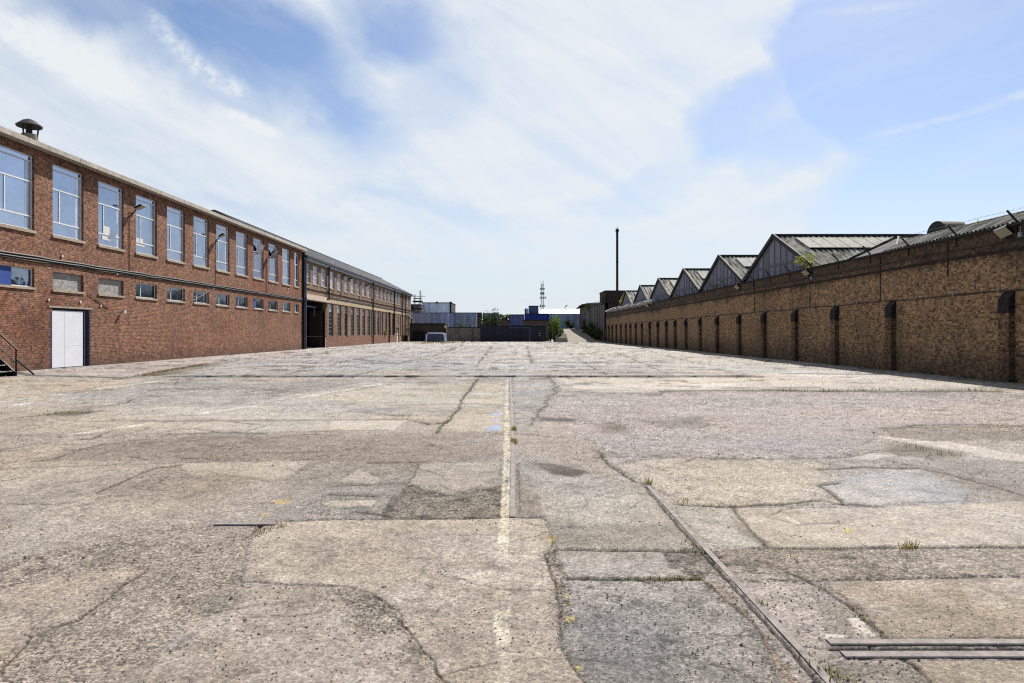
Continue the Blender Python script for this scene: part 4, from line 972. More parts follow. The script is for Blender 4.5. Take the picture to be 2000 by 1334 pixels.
# barbed wire on leaning brackets
bwr = thing('barbed_wire', 'barbed wire on leaning angle brackets along the top of the boundary wall', 'barbed wire', (XB, 22, 5.1))
a = MB(); y = 12.9; a.bar((XB-.02,y,4.75),(XB-.02,y,5.22), .05); a.bar((XB-.02,y,5.2),(XB-.34,y,5.55), .05); a0 = a.build('bracket', M['black'], bwr)
bpy.context.view_layer.update()
for k in range(1, 35): dup_part(a0, (0, 3.03*k, 0))
a = MB()
for dx, dz in ((-.12,.11),(-.22,.22),(-.32,.33)):
    pts = [(XB-.02+dx, 5+k*1.515, 5.2+dz-(.03 if k % 2 else 0)+rnd.uniform(-.01,.01)) for k in range(74)]
    a.tube(pts, .004, 4)
    y = 5.2
    while y < 60:
        a.bar((XB-.02+dx-.02,y,5.2+dz-.03),(XB-.02+dx+.02,y,5.2+dz+.02), .0045); a.bar((XB-.02+dx,y-.03,5.2+dz+.02),(XB-.02+dx,y+.03,5.2+dz-.03), .0045); y += .3
a.build('strand', M['cable'], bwr)
GR = 'floodlights on the boundary wall'
for y, s, lab in ((22.3,.42,'large pale floodlight high on the brown wall at the right edge'),(37.4,.36,'floodlight on the brown wall under the yellow-green weed'),
                  (49.0,.36,'floodlight on the brown wall between the second and third gables'),(82.0,.4,'farthest floodlight on the brown wall, near the white rubble')):
    t = thing('floodlight', lab, 'floodlight', (XB, y, 4.95), GR); x, z = XB-.22, 4.9
    a = MB(); a.tube([(XB-.001,y+.1,4.7),(x,y,z-.05)], .025, 6); a.tube([(XB-.001,y-.1,4.7),(x,y,z-.05)], .02, 6); a.build('bracket', M['black'], t)
    nx = Vector((-.62,-.35,-.7)).normalized(); u = Vector((0,1,0)).cross(nx).normalized(); v = nx.cross(u)
    a = MB(); a.obox((x,y,z), u*(s*.42), v*(s*.55), nx*(.05)); a.obox(Vector((x,y,z))-nx*.09, u*(s*.22), v*(s*.3), nx*(.045)); a.build('housing', M['floodbox'], t)
    a = MB(); a.obox(Vector((x,y,z))+nx*.052, u*(s*.39), v*(s*.51), nx*.004); a.build('lens', M['lens'], t)
for y, z, lab in ((21.75,4.66,'small white junction box on the brown wall right of the large floodlight'),(37.1,4.5,'small white junction box on the brown wall below the weed'),(62,4.3,'small white junction box on the far half of the brown wall')):
    a = MB(); a.box(XB-.07, XB-.001, y, y+.13, z, z+.16); a.box(XB-.085, XB-.07, y+.02, y+.11, z+.02, z+.14); a.tube([(XB-.03,y+.06,z+.16),(XB-.03,y+.06,z+.35)], .012, 5); tag(a.build('junction_box', M['gutter'], None, origin=(XB,y,z)), lab, 'junction box', 'junction boxes on the boundary wall')

# lean-to roof behind the near wall
ln = thing('lean_to_building', 'low building behind the near wall with mossy corrugated cement roof', 'building', (18, 14, 0))
a = MB(); v = Vector((1.13,0,.52)); nrm = Vector((-.52,0,1.13)).normalized()
a.corr((XB-.03,-6,5.18),(0,36.0,0), v, .22, .07, nrm)
rf = a.build('roof', M['ribbedx'], ln)
a = MB(); a.tube([(17.32,-6,5.70),(17.32,30.0,5.70)], .06, 8); a.build('ridge', M['verge'], rf)
a = MB(); a.prism([(XB+.46,0),(24,0),(24,5.3),(17.3,5.62),(XB+.46,5.25)], -6, 29.9, 'y'); a.build('wall', M['farbrick'], ln)
a = MB(); a.quad((17.3,-6,5.7),(17.3,30,5.7),(24.1,30,5.4),(24.1,-6,5.4)); a.build('back_roof', M['asbestos'], ln)
hp = thing('cross_roof', 'dark low roof end between the mossy roof and the large gable', 'roof', (18, 31, 5))
a = MB(); A, B_, C_, D_ = (16.5,33.6,5.2), (18.0,32.0,6.09), (26,32.0,6.09), (26,34.5,5.2)
a.quad(A, B_, C_, D_); a.quad((16.5,29.5,5.2), B_, C_, (26,29.5,5.2)); a.tri(A, (16.5,29.5,5.2), B_); a.build('slope', M['darkbld'], hp)
a = MB(); a.bar(A, B_, .10, .16); a.bar(B_, C_, .12, .12); a.bar((16.5,29.5,5.22), B_, .08, .10); a.build('ridge', M['verge'], hp)
a = MB(); a.box(16.66, 26, 30.0, 34.4, 0, 5.19); a.build('wall', M['farbrick'], hp)
a = MB(); a.bar((XB-.07,-6,5.10),(XB-.07,32.6,5.10), .10, .07); a.build('gutter', M['verge'], ln)
# drum ventilator
dv = thing('roof_ventilator', 'dark rounded drum ventilator on the roof above the near brown wall', 'ventilator', (19.6, 31, 6))
a = MB(); P0 = Vector((19.15,31.0,6.05)); ax = Vector((.86,.1,0)).normalized(); L = 1.1; rad = .62; n = 20; base = 0
side = Vector((-ax.y,ax.x,0))
ring = []
for k in range(n+1):
    t = math.pi*1.15*k/n-.15; ring.append(side*(-math.cos(t))*rad+Vector((0,0,math.sin(t)*rad)))
for k in range(n):
    a.quad(tuple(P0+ring[k]),tuple(P0+ring[k+1]),tuple(P0+ring[k+1]+ax*L),tuple(P0+ring[k]+ax*L))
a.build('hood', mat_plain('lichened_metal_hood', (118,108,100), .9, var=.4, scale=5), dv)
a = MB(); c0 = tuple(P0+ax*.02)
for k in range(n): a.tri(c0, tuple(P0+ax*.02+ring[k]*.98), tuple(P0+ax*.02+ring[k+1]*.98))
a.build('drum_end', M['black'], dv)
a = MB(); a.box(19.2,20.4,30.5,31.5,5.3,6.0); a.build('base', M['verge'], dv)

# ================================================================ SAW-TOOTH SHED
sh = thing('gabled_shed', 'shed with a row of gabled corrugated roofs rising behind the brown wall', 'building', (30, 70, 0))
XG = 17.0; PITCH = 11.85; RZ = 7.9; VZ = 5.35
for k in range(6):
    yc = 44.6+PITCH*k; y0, y1 = yc-PITCH/2, yc+PITCH/2; XE = 44
    a = MB(); a.v = []; a.tri((XG,y0,VZ),(XG,yc,RZ),(XG,y1,VZ)); a.quad((XG,y0,VZ),(XG,y1,VZ),(XG,y1,0),(XG,y0,0)); g_ = a.build('gable_wall', M['gablewood'], sh)
    a = MB()
    for j in range(1, 12): yy = y0+PITCH*j/12; zt = VZ+(RZ-VZ)*(1-abs(yy-yc)/(PITCH/2)); a.box(XG-.03, XG-.001, yy-.03, yy+.03, VZ-.6, zt-.1)
    a.box(XG-.02, XG-.001, y0+1.6, y1-1.6, VZ+.55, VZ+.75)
    a.build('cover_strip', M['coverstrip'], g_)
    # camera-side slope
    v = Vector((0,-PITCH/2,VZ-RZ)); nrm = Vector((0,VZ-RZ,PITCH/2)).normalized()
    a = MB(); a.corr((XG-.1,yc,RZ),(XE-XG,0,0), v, .34, .13, nrm); s_ = a.build('roof', M['ribbed'], sh)
    a = MB(); a.corr((XG-.1,yc,RZ),(XE-XG,0,0), Vector((0,PITCH/2,VZ-RZ)), .30, .07, Vector((0,RZ-VZ,PITCH/2))); a.build('back_roof', M['asbestos'], sh)
    a = MB(); x = XG+1.1
    while x < XE-1:
        p0 = Vector((x,yc,RZ))+v*.10+nrm*.10; p1 = p0+v*.36
        q = Vector((.82,0,0)); a.quad(tuple(p0),tuple(p0+q),tuple(p1+q),tuple(p1)); x += .86
    a.build('rooflight', M['skylight'], s_)
    a = MB(); x = XG+1.1; p0 = Vector((0,yc,RZ))+v*.10+nrm*.09
    while x < XE-1:
        a.bar((x-.02,p0.y,p0.z),(x-.02,p0.y+v.y*.36,p0.z+v.z*.36), .04, .05); x += .86
    pe = Vector((0,yc,RZ))+v*.47+nrm*.10; a.bar((XG+1.1,pe.y,pe.z),(XE,pe.y,pe.z), .14, .06)
    a.build('glazing_bar', M['verge'], s_)
    a = MB(); a.tube([(XG-.2,yc,RZ+.06),(XE,yc,RZ+.06)], .11, 6); a.build('ridge', M['verge'], s_)
    a = MB(); a.bar((XG-.12,yc,RZ+.05),(XG-.12,y0+.1,VZ+.08), .10, .26); a.bar((XG-.12,yc,RZ+.05),(XG-.12,y1-.1,VZ+.08), .10, .26); a.build('verge_board', M['verge'], sh)
a = MB(); a.box(XG, 44, 38.5, 38.66, 0, VZ); a.box(XG,44,109.7,109.9,0,VZ); a.build('end_wall', M['farbrick'], sh)

# dark brick block with the tall flue
bb = thing('brick_block', 'dark flat-topped brick block at the far end of the brown wall', 'building', (19, 124, 0))
a = MB(); a.box(16.1, 22.2, 121.1, 129, -.1, 8.98); a.box(22.21, 25, 122, 129, 0, 8.2); a.build('wall', mat_brick('soot_dark_brick', (66,56,52), (52,44,42), (64,58,54), stain=.6, mort=.008), bb)
a = MB(); a.box(16.0, 22.3, 121.0, 129.1, 8.985, 9.12); a.build('coping', M['darkbld'], bb)
fl = thing('flue_stack', 'tall thin black flue stack with rusty base above the dark brick block', 'chimney', (18.95, 126, 9.0))
a = MB(); a.tube([(18.95,126,11.8),(18.95,126,20.2)], .22, 10); a.tube([(18.95,126,20.2),(18.95,126,20.75)], .32, 10); a.tube([(18.95,126,14.6),(18.95,126,14.75)], .27, 10); a.tube([(18.95,126,17.5),(18.95,126,17.6)], .25, 10); a.tube([(18.95,126,20.75),(18.95,126,21.2)], .07, 6); a.build('flue_pipe', M['black'], fl)
a = MB(); a.tube([(18.95,126,9.0),(18.95,126,11.8)], .23, 10); a.build('rusty_base', M['rust'], fl)
# white rubble / tarpaulin along the far wall top
def lumps(name, label, cat, p0, p1, n, r, mat, group=None):
    a = MB()
    for k in range(n):
        t = (k+rnd.random()*.6)/n; c = Vector(p0).lerp(Vector(p1), t)+Vector((rnd.uniform(-.2,.2), 0, rnd.uniform(0,.15)))
        m = 7; prof = [(0,-r*.5),(r*.8,-r*.25),(r*rnd.uniform(.7,1),r*.1),(r*.5,r*rnd.uniform(.3,.6)),(0,r*.6)]
        b0 = len(a.v); a.lathe(prof, tuple(c), m)
        for i in range(b0, len(a.v)): a.v[i] = tuple(Vector(a.v[i])+Vector((rnd.uniform(-1,1),rnd.uniform(-1,1),rnd.uniform(-1,1)))*r*.3)
    return tag(a.build(name, mat, None, origin=p0), label, cat, group)
lumps('tarpaulin_roll', 'crumpled dirty white tarpaulin lying along the far top of the brown wall', 'tarpaulin', (XB+.1,80,WT+.1), (XB+.0,118,WT+.2), 120, .42, M['tarp'])

# ================================================================ FAR END OF THE YARD
def bld(name, label, cat, parts, group=None):
    xs = [p[2] for p in parts]; t = thing(name, label, cat, ((parts[0][2]+parts[0][3])/2, parts[0][4], max(0,parts[0][6])), group)
    for nm, mat, x0, x1, y0, y1, z0, z1 in parts:
        a = MB(); a.box(x0, x1, y0, y1, z0, z1); a.build(nm, M[mat] if isinstance(mat, str) else mat, t)
    return t
def P(x, y, D): return ((x-CX)/F*D, 1.6+(HY-y)/F*D)        # photo pixel at distance D -> x, z
def cladwall(name, label, cat, px0, px1, top, D, mat, z0=0, trim='roofend', pitch=.9, group=None, thick=.4, amp=.08, streakposts=True):
    x0, z1 = P(px0, top, D); x1, _ = P(px1, top, D)
    t = thing(name, label, cat, ((x0+x1)/2, D, z0), group)
    a = MB(); a.corr((x0,D,z0),(x1-x0,0,0),(0,0,z1-z0), pitch, amp, (0,-1,0), True)
    a.box(x0, x1, D+.02, D+thick, z0, z1-.02); a.build('panel', M[mat], t)
    a = MB(); a.box(x0-.05, x1+.05, D-.12, D+thick+.05, z1, z1+.12); a.build('top_rail', M[trim], t)
    return t
cladwall('cladding_fence', 'black metal cladding fence across the middle of the yard end', 'fence', 938, 1036, 637, 125, 'blackclad', 0, 'darkbld', .5, 'black metal screens at the yard end')
t = cladwall('metal_gate', 'black metal gate panel at the right end of the black fence', 'gate', 1036.5, 1066, 638, 123.5, 'blackclad', 0, 'darkbld', .5, 'black metal screens at the yard end')
a = MB(); x0, _ = P(1053, 650, 123.3); a.box(x0, x0+.18, 123.28, 123.36, 1.0, 1.2); a.box(x0, x0+.18, 123.28, 123.36, 1.5, 1.65); a.build('warning_plate', M['white'], t)
a = MB(); a.box(-1.0,2.7,124.78,124.86,2.45,2.58); a.box(2.7,2.85,124.75,124.88,0,2.6); tag(a.build('gate_bar', M['pipegrey'], None, origin=(1,124.8,2.5)), 'thin grey sliding rail along the black fence top', 'rail')
D = 127
bld('flaking_wall', 'low brick wall with flaking white paint left of the black fence', 'wall', [('brickwork', 'paintbrick', P(873,0,D)[0], P(938,0,D)[0]-.0, D, D+.4, 0, P(0,640,D)[1]), ('coping', 'stockcap', P(873,0,D)[0], P(938,0,D)[0], D-.06, D+.46, P(0,640,D)[1]+.002, P(0,638.6,D)[1]), ('pillar', 'farbrick', P(922,0,D)[0], P(925,0,D)[0], D-.15, D-.002, 0, P(0,641,D)[1])])
D = 128
bld('low_outbuilding', 'low dark brown flat-roofed outbuilding beside the end of the brick factory', 'building', [('wall', 'brownwall', P(800,0,D)[0], P(868,0,D)[0], D, D+6, 0, P(0,633,D)[1]), ('roof', 'darkbld', P(799,0,D)[0], P(869,0,D)[0], D-.3, D+6.2, P(0,633,D)[1], P(0,631.4,D)[1]), ('corner_post', 'rust', P(868.2,0,D)[0], P(872,0,D)[0], D-.1, D+.5, 0, P(0,641,D)[1]), ('doorway', 'darkbld', P(806,0,D)[0], P(829,0,D)[0], D-.04, D-.004, 0, P(0,646,D)[1])])
bs = thing('cabin_frame', 'dark glazed cabin with pale blue-white rounded frame before the low outbuilding', 'cabin', (-14, 119, 0))
D = 119; x0, z1 = P(832, 650, D); x1, _ = P(869.5, 650, D)
a = MB(); a.prism([(x0+.15,.0),(x1-.15,.0),(x1-.15,z1-.2),(x1-.35,z1-.12),(x0+.35,z1-.12),(x0+.15,z1-.2)], D, D+3.5, 'y'); a.build('glazed_body', M['louvre'], bs)
a = MB(); q = [(x0+.05,D-.05,0),(x0+.12,D-.05,z1-.35),(x0+.4,D-.05,z1-.05),(x1-.4,D-.05,z1-.05),(x1-.15,D-.05,z1-.35),(x1,D-.05,0)]; a.tube(q, .14, 6); a.build('frame', mat_plain('pale_blue_white_frame', (176,184,214), .5, k=1.5), bs)
t = cladwall('corrugated_hoarding', 'streaky blue-grey metal hoarding above the low outbuilding', 'hoarding', 805, 875, 611.5, 139, 'hoard', 2.5, 'hoard2', .6, 'corrugated metal hoardings behind the yard')
cladwall('corrugated_hoarding', 'streaky blue-grey metal hoarding right of the one above the outbuilding', 'hoarding', 875.5, 931, 611.5, 140, 'hoard', 1.2, 'roofend', .6, 'corrugated metal hoardings behind the yard')
cladwall('corrugated_hoarding', 'short dark end of the blue-grey hoarding behind the dark bush', 'hoarding', 931.5, 941, 611.5, 141, 'blackclad', 1.2, 'roofend', .6, 'corrugated metal hoardings behind the yard')
D = 170
gb = bld('panel_building', 'pale grey panelled flat-topped building above the streaky hoarding', 'building', [('wall', 'greybld', P(824,0,D)[0], P(878,0,D)[0], D, D+12, 0, P(0,592,D)[1]), ('corner', 'darkbld', P(878.1,0,D)[0], P(881.5,0,D)[0], D+.1, D+12, 0, P(0,592,D)[1]), ('roof_edge', 'darkbld', P(823.6,0,D)[0], P(882,0,D)[0], D-.2, D+12.2, P(0,592,D)[1], P(0,590.6,D)[1])])
a = MB()
for px in (838, 851, 865): x = P(px,0,D)[0]; a.box(x, x+.12, D-.06, D-.003, 2, P(0,592.5,D)[1])
a.build('panel_joint', M['greybld'], gb)
a = MB()
for px, yy in ((851,589),(878,589)): x, z = P(px, yy, D); a.box(x, x+.5, D, D+.5, z-.4, z)
a.build('roof_vent', M['darkbld'], gb)
D = 160
bd = bld('dark_building', 'dark green-black building behind the scaffold tower', 'building', [('wall', 'darkbld', P(800,0,D)[0], P(821,0,D)[0], D, D+8, 0, P(0,595,D)[1]), ('roof_edge', 'louvre', P(800,0,D)[0], P(821.4,0,D)[0], D-.2, D+8, P(0,595,D)[1], P(0,594,D)[1])])
a = MB()
for px, py in ((812,600),(817,600),(812,606),(817,606)): x, z = P(px, py, D); a.box(x, x+.25, D-.05, D-.003, z-.3, z)
a.build('window', M['glass_pale'], bd)
def container(label, px0, px1, top, D, mat, z0, group='blue and grey containers behind the yard'):
    x0, z1 = P(px0, top, D); x1, _ = P(px1, top, D)
    t = thing('shipping_container', label, 'container', ((x0+x1)/2, D, z0), group)
    a = MB(); a.corr((x0+.1,D,z0),(x1-x0-.2,0,0),(0,0,z1-z0-.1), .35, .06, (0,-1,0), True); a.box(x0+.05, x1-.05, D+.03, D+4, z0, z1-.05); a.build('side', M[mat], t)
    a = MB(); a.box(x0, x1, D-.1, D+.05, z1-.2, z1); a.box(x0, x0+.14, D-.1, D+.05, z0, z1-.2); a.box(x1-.14, x1, D-.1, D+.05, z0, z1-.2); a.build('frame', M['roofend'], t)
    return t
t = container('blue container with pale top band standing behind the dark bush', 943, 974.5, 611.5, 146, 'bluebox', 1.0)
a = MB(); x0, z = P(945, 612, 145.8); x1, _ = P(974, 612, 145.8); a.box(x0, x1, 145.8, 145.88, z-.42, z-.08); a.build('top_band', mat_plain('pale_blue_band', (120,130,178), .5), t)
t = container('dull blue-grey container left of the strong blue one', 994.5, 1024, 614, 145, 'bluebox', 1.0)
t = container('strong blue container under the white roof and grey louvred box', 1024.5, 1073, 612.5, 150, 'strongblue', 1.0)
D = 151
lb = bld('louvred_plant_box', 'grey louvred plant box on top of the strong blue container', 'plant box', [('casing', 'louvre', P(1033,0,D)[0], P(1051.5,0,D)[0], D, D+2.4, P(0,612,D)[1], P(0,598,D)[1]), ('lid', 'roofend', P(1032.5,0,D)[0], P(1052,0,D)[0], D-.1, D+2.5, P(0,598,D)[1], P(0,597,D)[1])])
a = MB()
for k in range(6): x0, z = P(1034, 600+2*k, D); a.box(x0, P(1050.5,0,D)[0], D-.06, D-.003, z-.04, z)
a.build('louvre', M['hoard2'], lb)
bld('white_cabinet', 'small white cabinet left of the louvred plant box', 'cabinet', [('casing', 'whiteroof', P(1027,0,D)[0], P(1032.2,0,D)[0], D, D+2, P(0,614,D)[1], P(0,602.5,D)[1]), ('side', 'darkbld', P(1025,0,D)[0], P(1026.9,0,D)[0], D, D+2, P(0,614,D)[1], P(0,602.5,D)[1])])
D = 190; wr = thing('white_roofed_shed', 'long shed with a bright white sloping roof behind the steel fence', 'building', (12, 200, 0))
x0, z0 = P(1051, 613, D); x1, _ = P(1131, 613, D); xa, z1 = P(1052, 603.5, 200); xb, _ = P(1128, 603.5, 200)
a = MB(); a.quad((x0,D,z0),(x1,D,z0),(xb+1.2,200,z1),(xa+1,200,z1)); a.quad((x0,210,z0),(x1,210,z0),(xb+1.2,200,z1),(xa+1,200,z1)); w_ = a.build('roof', M['whiteroof'], wr)
a = MB()
for k in (0.03,.33,.62,.9): x = x0+(x1-x0)*k; a.bar((x,D-.02,z0+.05),(x+.4*(.5-k)*2,200,z1+.08), .12, .08)
a.build('seam', M['gutter'], w_)
a = MB(); a.box(x0+.2, x1-.2, D+.3, 209.7, 0, z0-.02); a.build('wall', M['strongblue'], wr)
D = 176; t = cladwall('steel_fence', 'dull grey steel sheet fence at the top of the ramp', 'fence', 1072, 1146, 614, D, 'hoard2', 1.8, 'strongblue', .8)
D = 135; bld('brick_outhouse', 'low brown brick outhouse behind the black gate', 'building', [('wall', 'farbrick', P(1022,0,D)[0], P(1073,0,D)[0], D, D+5, 0, P(0,626,D)[1]), ('roof', 'darkbld', P(1021,0,D)[0], P(1074,0,D)[0], D-.2, D+5.2, P(0,626,D)[1], P(0,624.4,D)[1])])
ar = thing('arched_roof_shed', 'low brown shed with an arched roof between two blue containers', 'building', (-3, 138, 0)); D = 138
x0, _ = P(970, 0, D); x1, _ = P(996, 0, D); zt = P(0, 623, D)[1]; poly = [(x0,0),(x1,0)]+[((x0+x1)/2+(x1-x0)/2*math.cos(t_), zt-.9+.9*math.sin(t_)) for t_ in [math.pi*k/10 for k in range(11)]]
a = MB(); a.prism(poly, D, D+8, 'y'); a.build('wall', M['farbrick'], ar)
a = MB(); pts = [((x0+x1)/2+(x1-x0)/2*math.cos(t_)*1.02, D-.1, zt-.9+.96*math.sin(t_)) for t_ in [math.pi*k/10 for k in range(11)]]; a.tube(pts, .09, 6); a.build('roof_edge', M['darkbld'], ar)
# far band of trees and roofs
D = 320
# old sheeted shed along the ramp
os_ = thing('sheeted_shed', 'dark weathered sheet-clad shed with curved roof running beside the ramp', 'building', (16, 140, 0))
a = MB(); pr = [(122.0-.8,6.9),(133,7.35),(146,7.9),(158,8.2),(165,8.1),(174,7.6)]
for (ya, za), (yb, zb) in zip(pr, pr[1:]):
    xa, xb = 16.0+(ya-121)*.012, 16.0+(yb-121)*.012
    a.quad((xa,ya,0),(xb,yb,0),(xb,yb,zb),(xa,ya,za))
    k = ya
    while k < yb: a.box(xa-.08, xa-.0, k, k+.12, 0, za-.05); k += 2.4
a.quad((15.9,121.1,0),(16.6,121.1,0),(16.6,121.1,6.9),(15.9,121.1,6.9))
a.build('side_sheet', M['oldsheet'], os_)
a = MB()
for (ya, za), (yb, zb) in zip(pr, pr[1:]): a.quad((15.6,ya,za+.05),(15.6,yb,zb+.05),(24,yb,zb+1.2),(24,ya,za+1.2)); a.quad((15.6,ya,za+.05),(15.6,yb,zb+.05),(15.6,yb,zb-.2),(15.6,ya,za-.2))
a.build('roof', M['verge'], os_)
a = MB(); a.quad((16.7,174,0),(24,174,0),(24,174,8.8),(16.7,174,7.6)); a.build('end_sheet', M['oldsheet'], os_)
x, z = P(1104, 597, 190)
# ramp
rp = MB(); n = 26
for k in range(n):
    ya, yb = 118+53*k/n, 118+53*(k+1)/n; f = lambda y: ((y-118)/53.0)
    za, zb = 2.62*f(ya)**1.0+.01, 2.62*f(yb)+.01
    rp.quad((9.2+2.9*f(ya),ya,za),(13.9+2.9*f(ya),ya,za),(13.9+2.9*f(yb),yb,zb),(9.2+2.9*f(yb),yb,zb))
    rp.quad((9.2+2.9*f(ya),ya,za),(9.2+2.9*f(yb),yb,zb),(9.2+2.9*f(yb),yb,-.1),(9.2+2.9*f(ya),ya,-.1))
    rp.quad((13.9+2.9*f(ya),ya,za),(13.9+2.9*f(yb),yb,zb),(16.9,yb,max(0,zb-1.0)),(15.9,ya,max(0,za-1.0)))
tag(rp.build('ramp', ground_mat('ramp_concrete', False, (190,180,166))), 'pale concrete ramp rising at the far right of the yard', kind='structure')
rp = MB(); rp.box(9, 20, 171, 178, 2.4, 2.63); tag(rp.build('ramp_top', M['concrete']), 'level ground at the ramp top', kind='structure')
a = MB(); a.prism([(116.8,0),(121.5,0),(121.5,1.5),(119.5,1.35),(117.6,.7)], 7.0, 9.1, 'x'); tag(a.build('retaining_kerb', M['brownwall'], None, origin=(8,118,0)), 'dark curved retaining kerb at the foot of the ramp', 'kerb')
# telecom mast
ms = thing('telecom_mast', 'thin lattice telecom mast with antennas on the skyline', 'mast', (10.1, 250, 0)); cx, cy = 10.15, 250
a = MB(); w_ = .55
for i, j in ((-1,-1),(1,-1),(1,1),(-1,1)): a.tube([(cx+i*w_,cy+j*w_,0),(cx+i*w_*.6,cy+j*w_*.6,19.5)], .07, 5)
for k in range(26):
    z = k*.75; s = w_*(1-.4*z/19.5)
    a.bar((cx-s,cy-s,z),(cx+s,cy-s,z+.75), .06); a.bar((cx+s,cy-s,z),(cx-s,cy-s,z+.75), .06); a.bar((cx-s,cy-s,z),(cx+s,cy-s,z), .05)
a.build('lattice', M['mast'], ms)
for z, r in ((11.4,.95),(14.4,.8),(16.0,.65),(17.7,.7)):
    a = MB()
    for q in range(5):
        an = q*1.256+z; x, y = cx+r*math.cos(an), cy+r*math.sin(an); a.tube([(x,y,z-.4),(x,y,z+.4)], .17, 6); a.bar((cx,cy,z),(x,y,z), .07)
    a.build('antenna_cluster', M['mast'], ms)
a = MB()
for x in (-.5,0,.45): a.tube([(cx+x,cy,18.6),(cx+x,cy,20.6+x*.3)], .045, 5)
a.tube([(cx+1.1,cy-.2,14.2),(cx+1.25,cy-.3,14.9)], .2, 6); a.build('whip_antenna', M['mast'], ms)
sg = thing('satellite_dish', 'small dark dish on a pole above the white roof', 'dish', (P(1104,0,196)[0], 196, 8)); x, z = P(1104, 601, 196)
a = MB(); a.tube([(x,196,z-.8),(x,196,z+.2)], .06, 5); a.build('pole', M['mast'], sg); a = MB(); a.obox((x+.25,196,z+.45), (.38,0,.32), (0,.15,0), (-.07,0,.09)); a.build('dish', M['darkbld'], sg)
# bollards / stumps along the yard end
bo = thing('short_post', 'short dark post standing before the black fence, one of a sparse row', 'post', (P(903,0,117)[0], 117, 0), 'short dark posts across the yard end')
a = MB(); x = P(903,0,117)[0]; a.tube([(x,117,0),(x,117,.42)], .07, 6); a.build('shaft', M['black'], bo); a = MB(); a.tube([(x,117,.42),(x,117,.47)], .09, 6); a.build('cap', M['black'], bo)
for px in (907, 920.5, 924, 943.5, 961): dup_thing(bo, (P(px,0,116)[0], 116, 0))

# ================================================================ RAILS
def railobj(label, x0, x1, y0, y1, z=.012):
    a = MB(); L = []; 
    if y1-y0 > x1-x0:
        a.prism([(x0,-.04),(x1,-.04),(x1,z-.004),(x1-.006,z),(x0+.006,z),(x0,z-.004)], y0, y1, 'y')
    else: a.prism([(y0,-.04),(y1,-.04),(y1,z-.004),(y1-.006,z),(y0+.006,z),(y0,z-.004)], x0, x1, 'x')
    return tag(a.build('rail', M['rail'], None, origin=(x0,y0,0)), label, 'rail', 'old rails sunk in the yard')
a = MB(); ys = [5.92,9,12,15,18,21,24.46]; xc = [-.018,-.022,-.04,-.065,-.095,-.125,-.16]
for i in range(6): a.obox(((xc[i]+xc[i+1])/2,(ys[i]+ys[i+1])/2,-.013), ((xc[i+1]-xc[i])/2,(ys[i+1]-ys[i])/2,0), (.0225,0,0), (0,0,.02))
tag(a.build('rail', M['rail'], None, origin=(0,6,0)), 'straight rail sunk in the middle of the yard beside the flaking cream line', 'rail', 'old rails sunk in the yard')
a = MB(); pr_ = [(-2,1.42),(3.1,1.416),(3.4,1.417),(5.14,1.387),(7.12,1.368)]; a.v = []
for y, x in pr_: a.v += [(x,y,-.05),(x+.003,y,.007),(x+.044,y,.008),(x+.047,y,-.05)]
for i in range(4):
    for j in range(3): a.f.append((4*i+j, 4*i+j+1, 4*i+j+5, 4*i+j+4))
a.f += [(0,1,2,3),(16,17,18,19)]
tag(a.build('rail', M['rail'], None, origin=(1.4,5,0)), 'rail running past the grey slab out of the bottom edge, nearest on the right', 'rail', 'old rails sunk in the yard')
railobj('farther of the two cross rails at the bottom right', 1.62, 7, 3.496, 3.556, .008)
railobj('nearer of the two cross rails at the bottom right', 1.63, 7, 3.358, 3.425, .007)
railobj('short rusty rail end with yellow paint beside the pale slab on the left', -2.5, -1.99, 5.67, 5.75, .010)
# ================================================================ PLANTS
def blade(mb, p, h, lean, w):
    a = rnd.uniform(0, 6.28); dx, dy = math.cos(a), math.sin(a)
    m = (p[0]+dx*lean*.4, p[1]+dy*lean*.4, p[2]+h*.6); t = (p[0]+dx*lean, p[1]+dy*lean, p[2]+h)
    px, py = -dy*w, dx*w
    mb.quad((p[0]-px,p[1]-py,p[2]),(p[0]+px,p[1]+py,p[2]),(m[0]+px*.7,m[1]+py*.7,m[2]),(m[0]-px*.7,m[1]-py*.7,m[2])); mb.tri((m[0]-px*.7,m[1]-py*.7,m[2]),(m[0]+px*.7,m[1]+py*.7,m[2]),t)
def weeds(mb, px, dens, h, spread, w=.004, clump=.5):
    pts = [gp(x, max(y, 663)) for x, y in px]
    for P0, P1 in zip(pts, pts[1:]):
        L = math.hypot(P1[0]-P0[0], P1[1]-P0[1]); n = int(L*dens)
        for k in range(max(1, n)):
            t = rnd.random(); 
            if rnd.random() < clump and math.sin(t*L*5.1+P0[0]*7) < .1: continue
            x = P0[0]+(P1[0]-P0[0])*t+rnd.gauss(0, spread); y = P0[1]+(P1[1]-P0[1])*t+rnd.gauss(0, spread)
            hh = h*rnd.uniform(.3, 1); blade(mb, (x, y, -.005), hh, hh*rnd.uniform(.3, 1.4), w*rnd.uniform(.6, 1.4))
g1, g2 = MB(), MB()
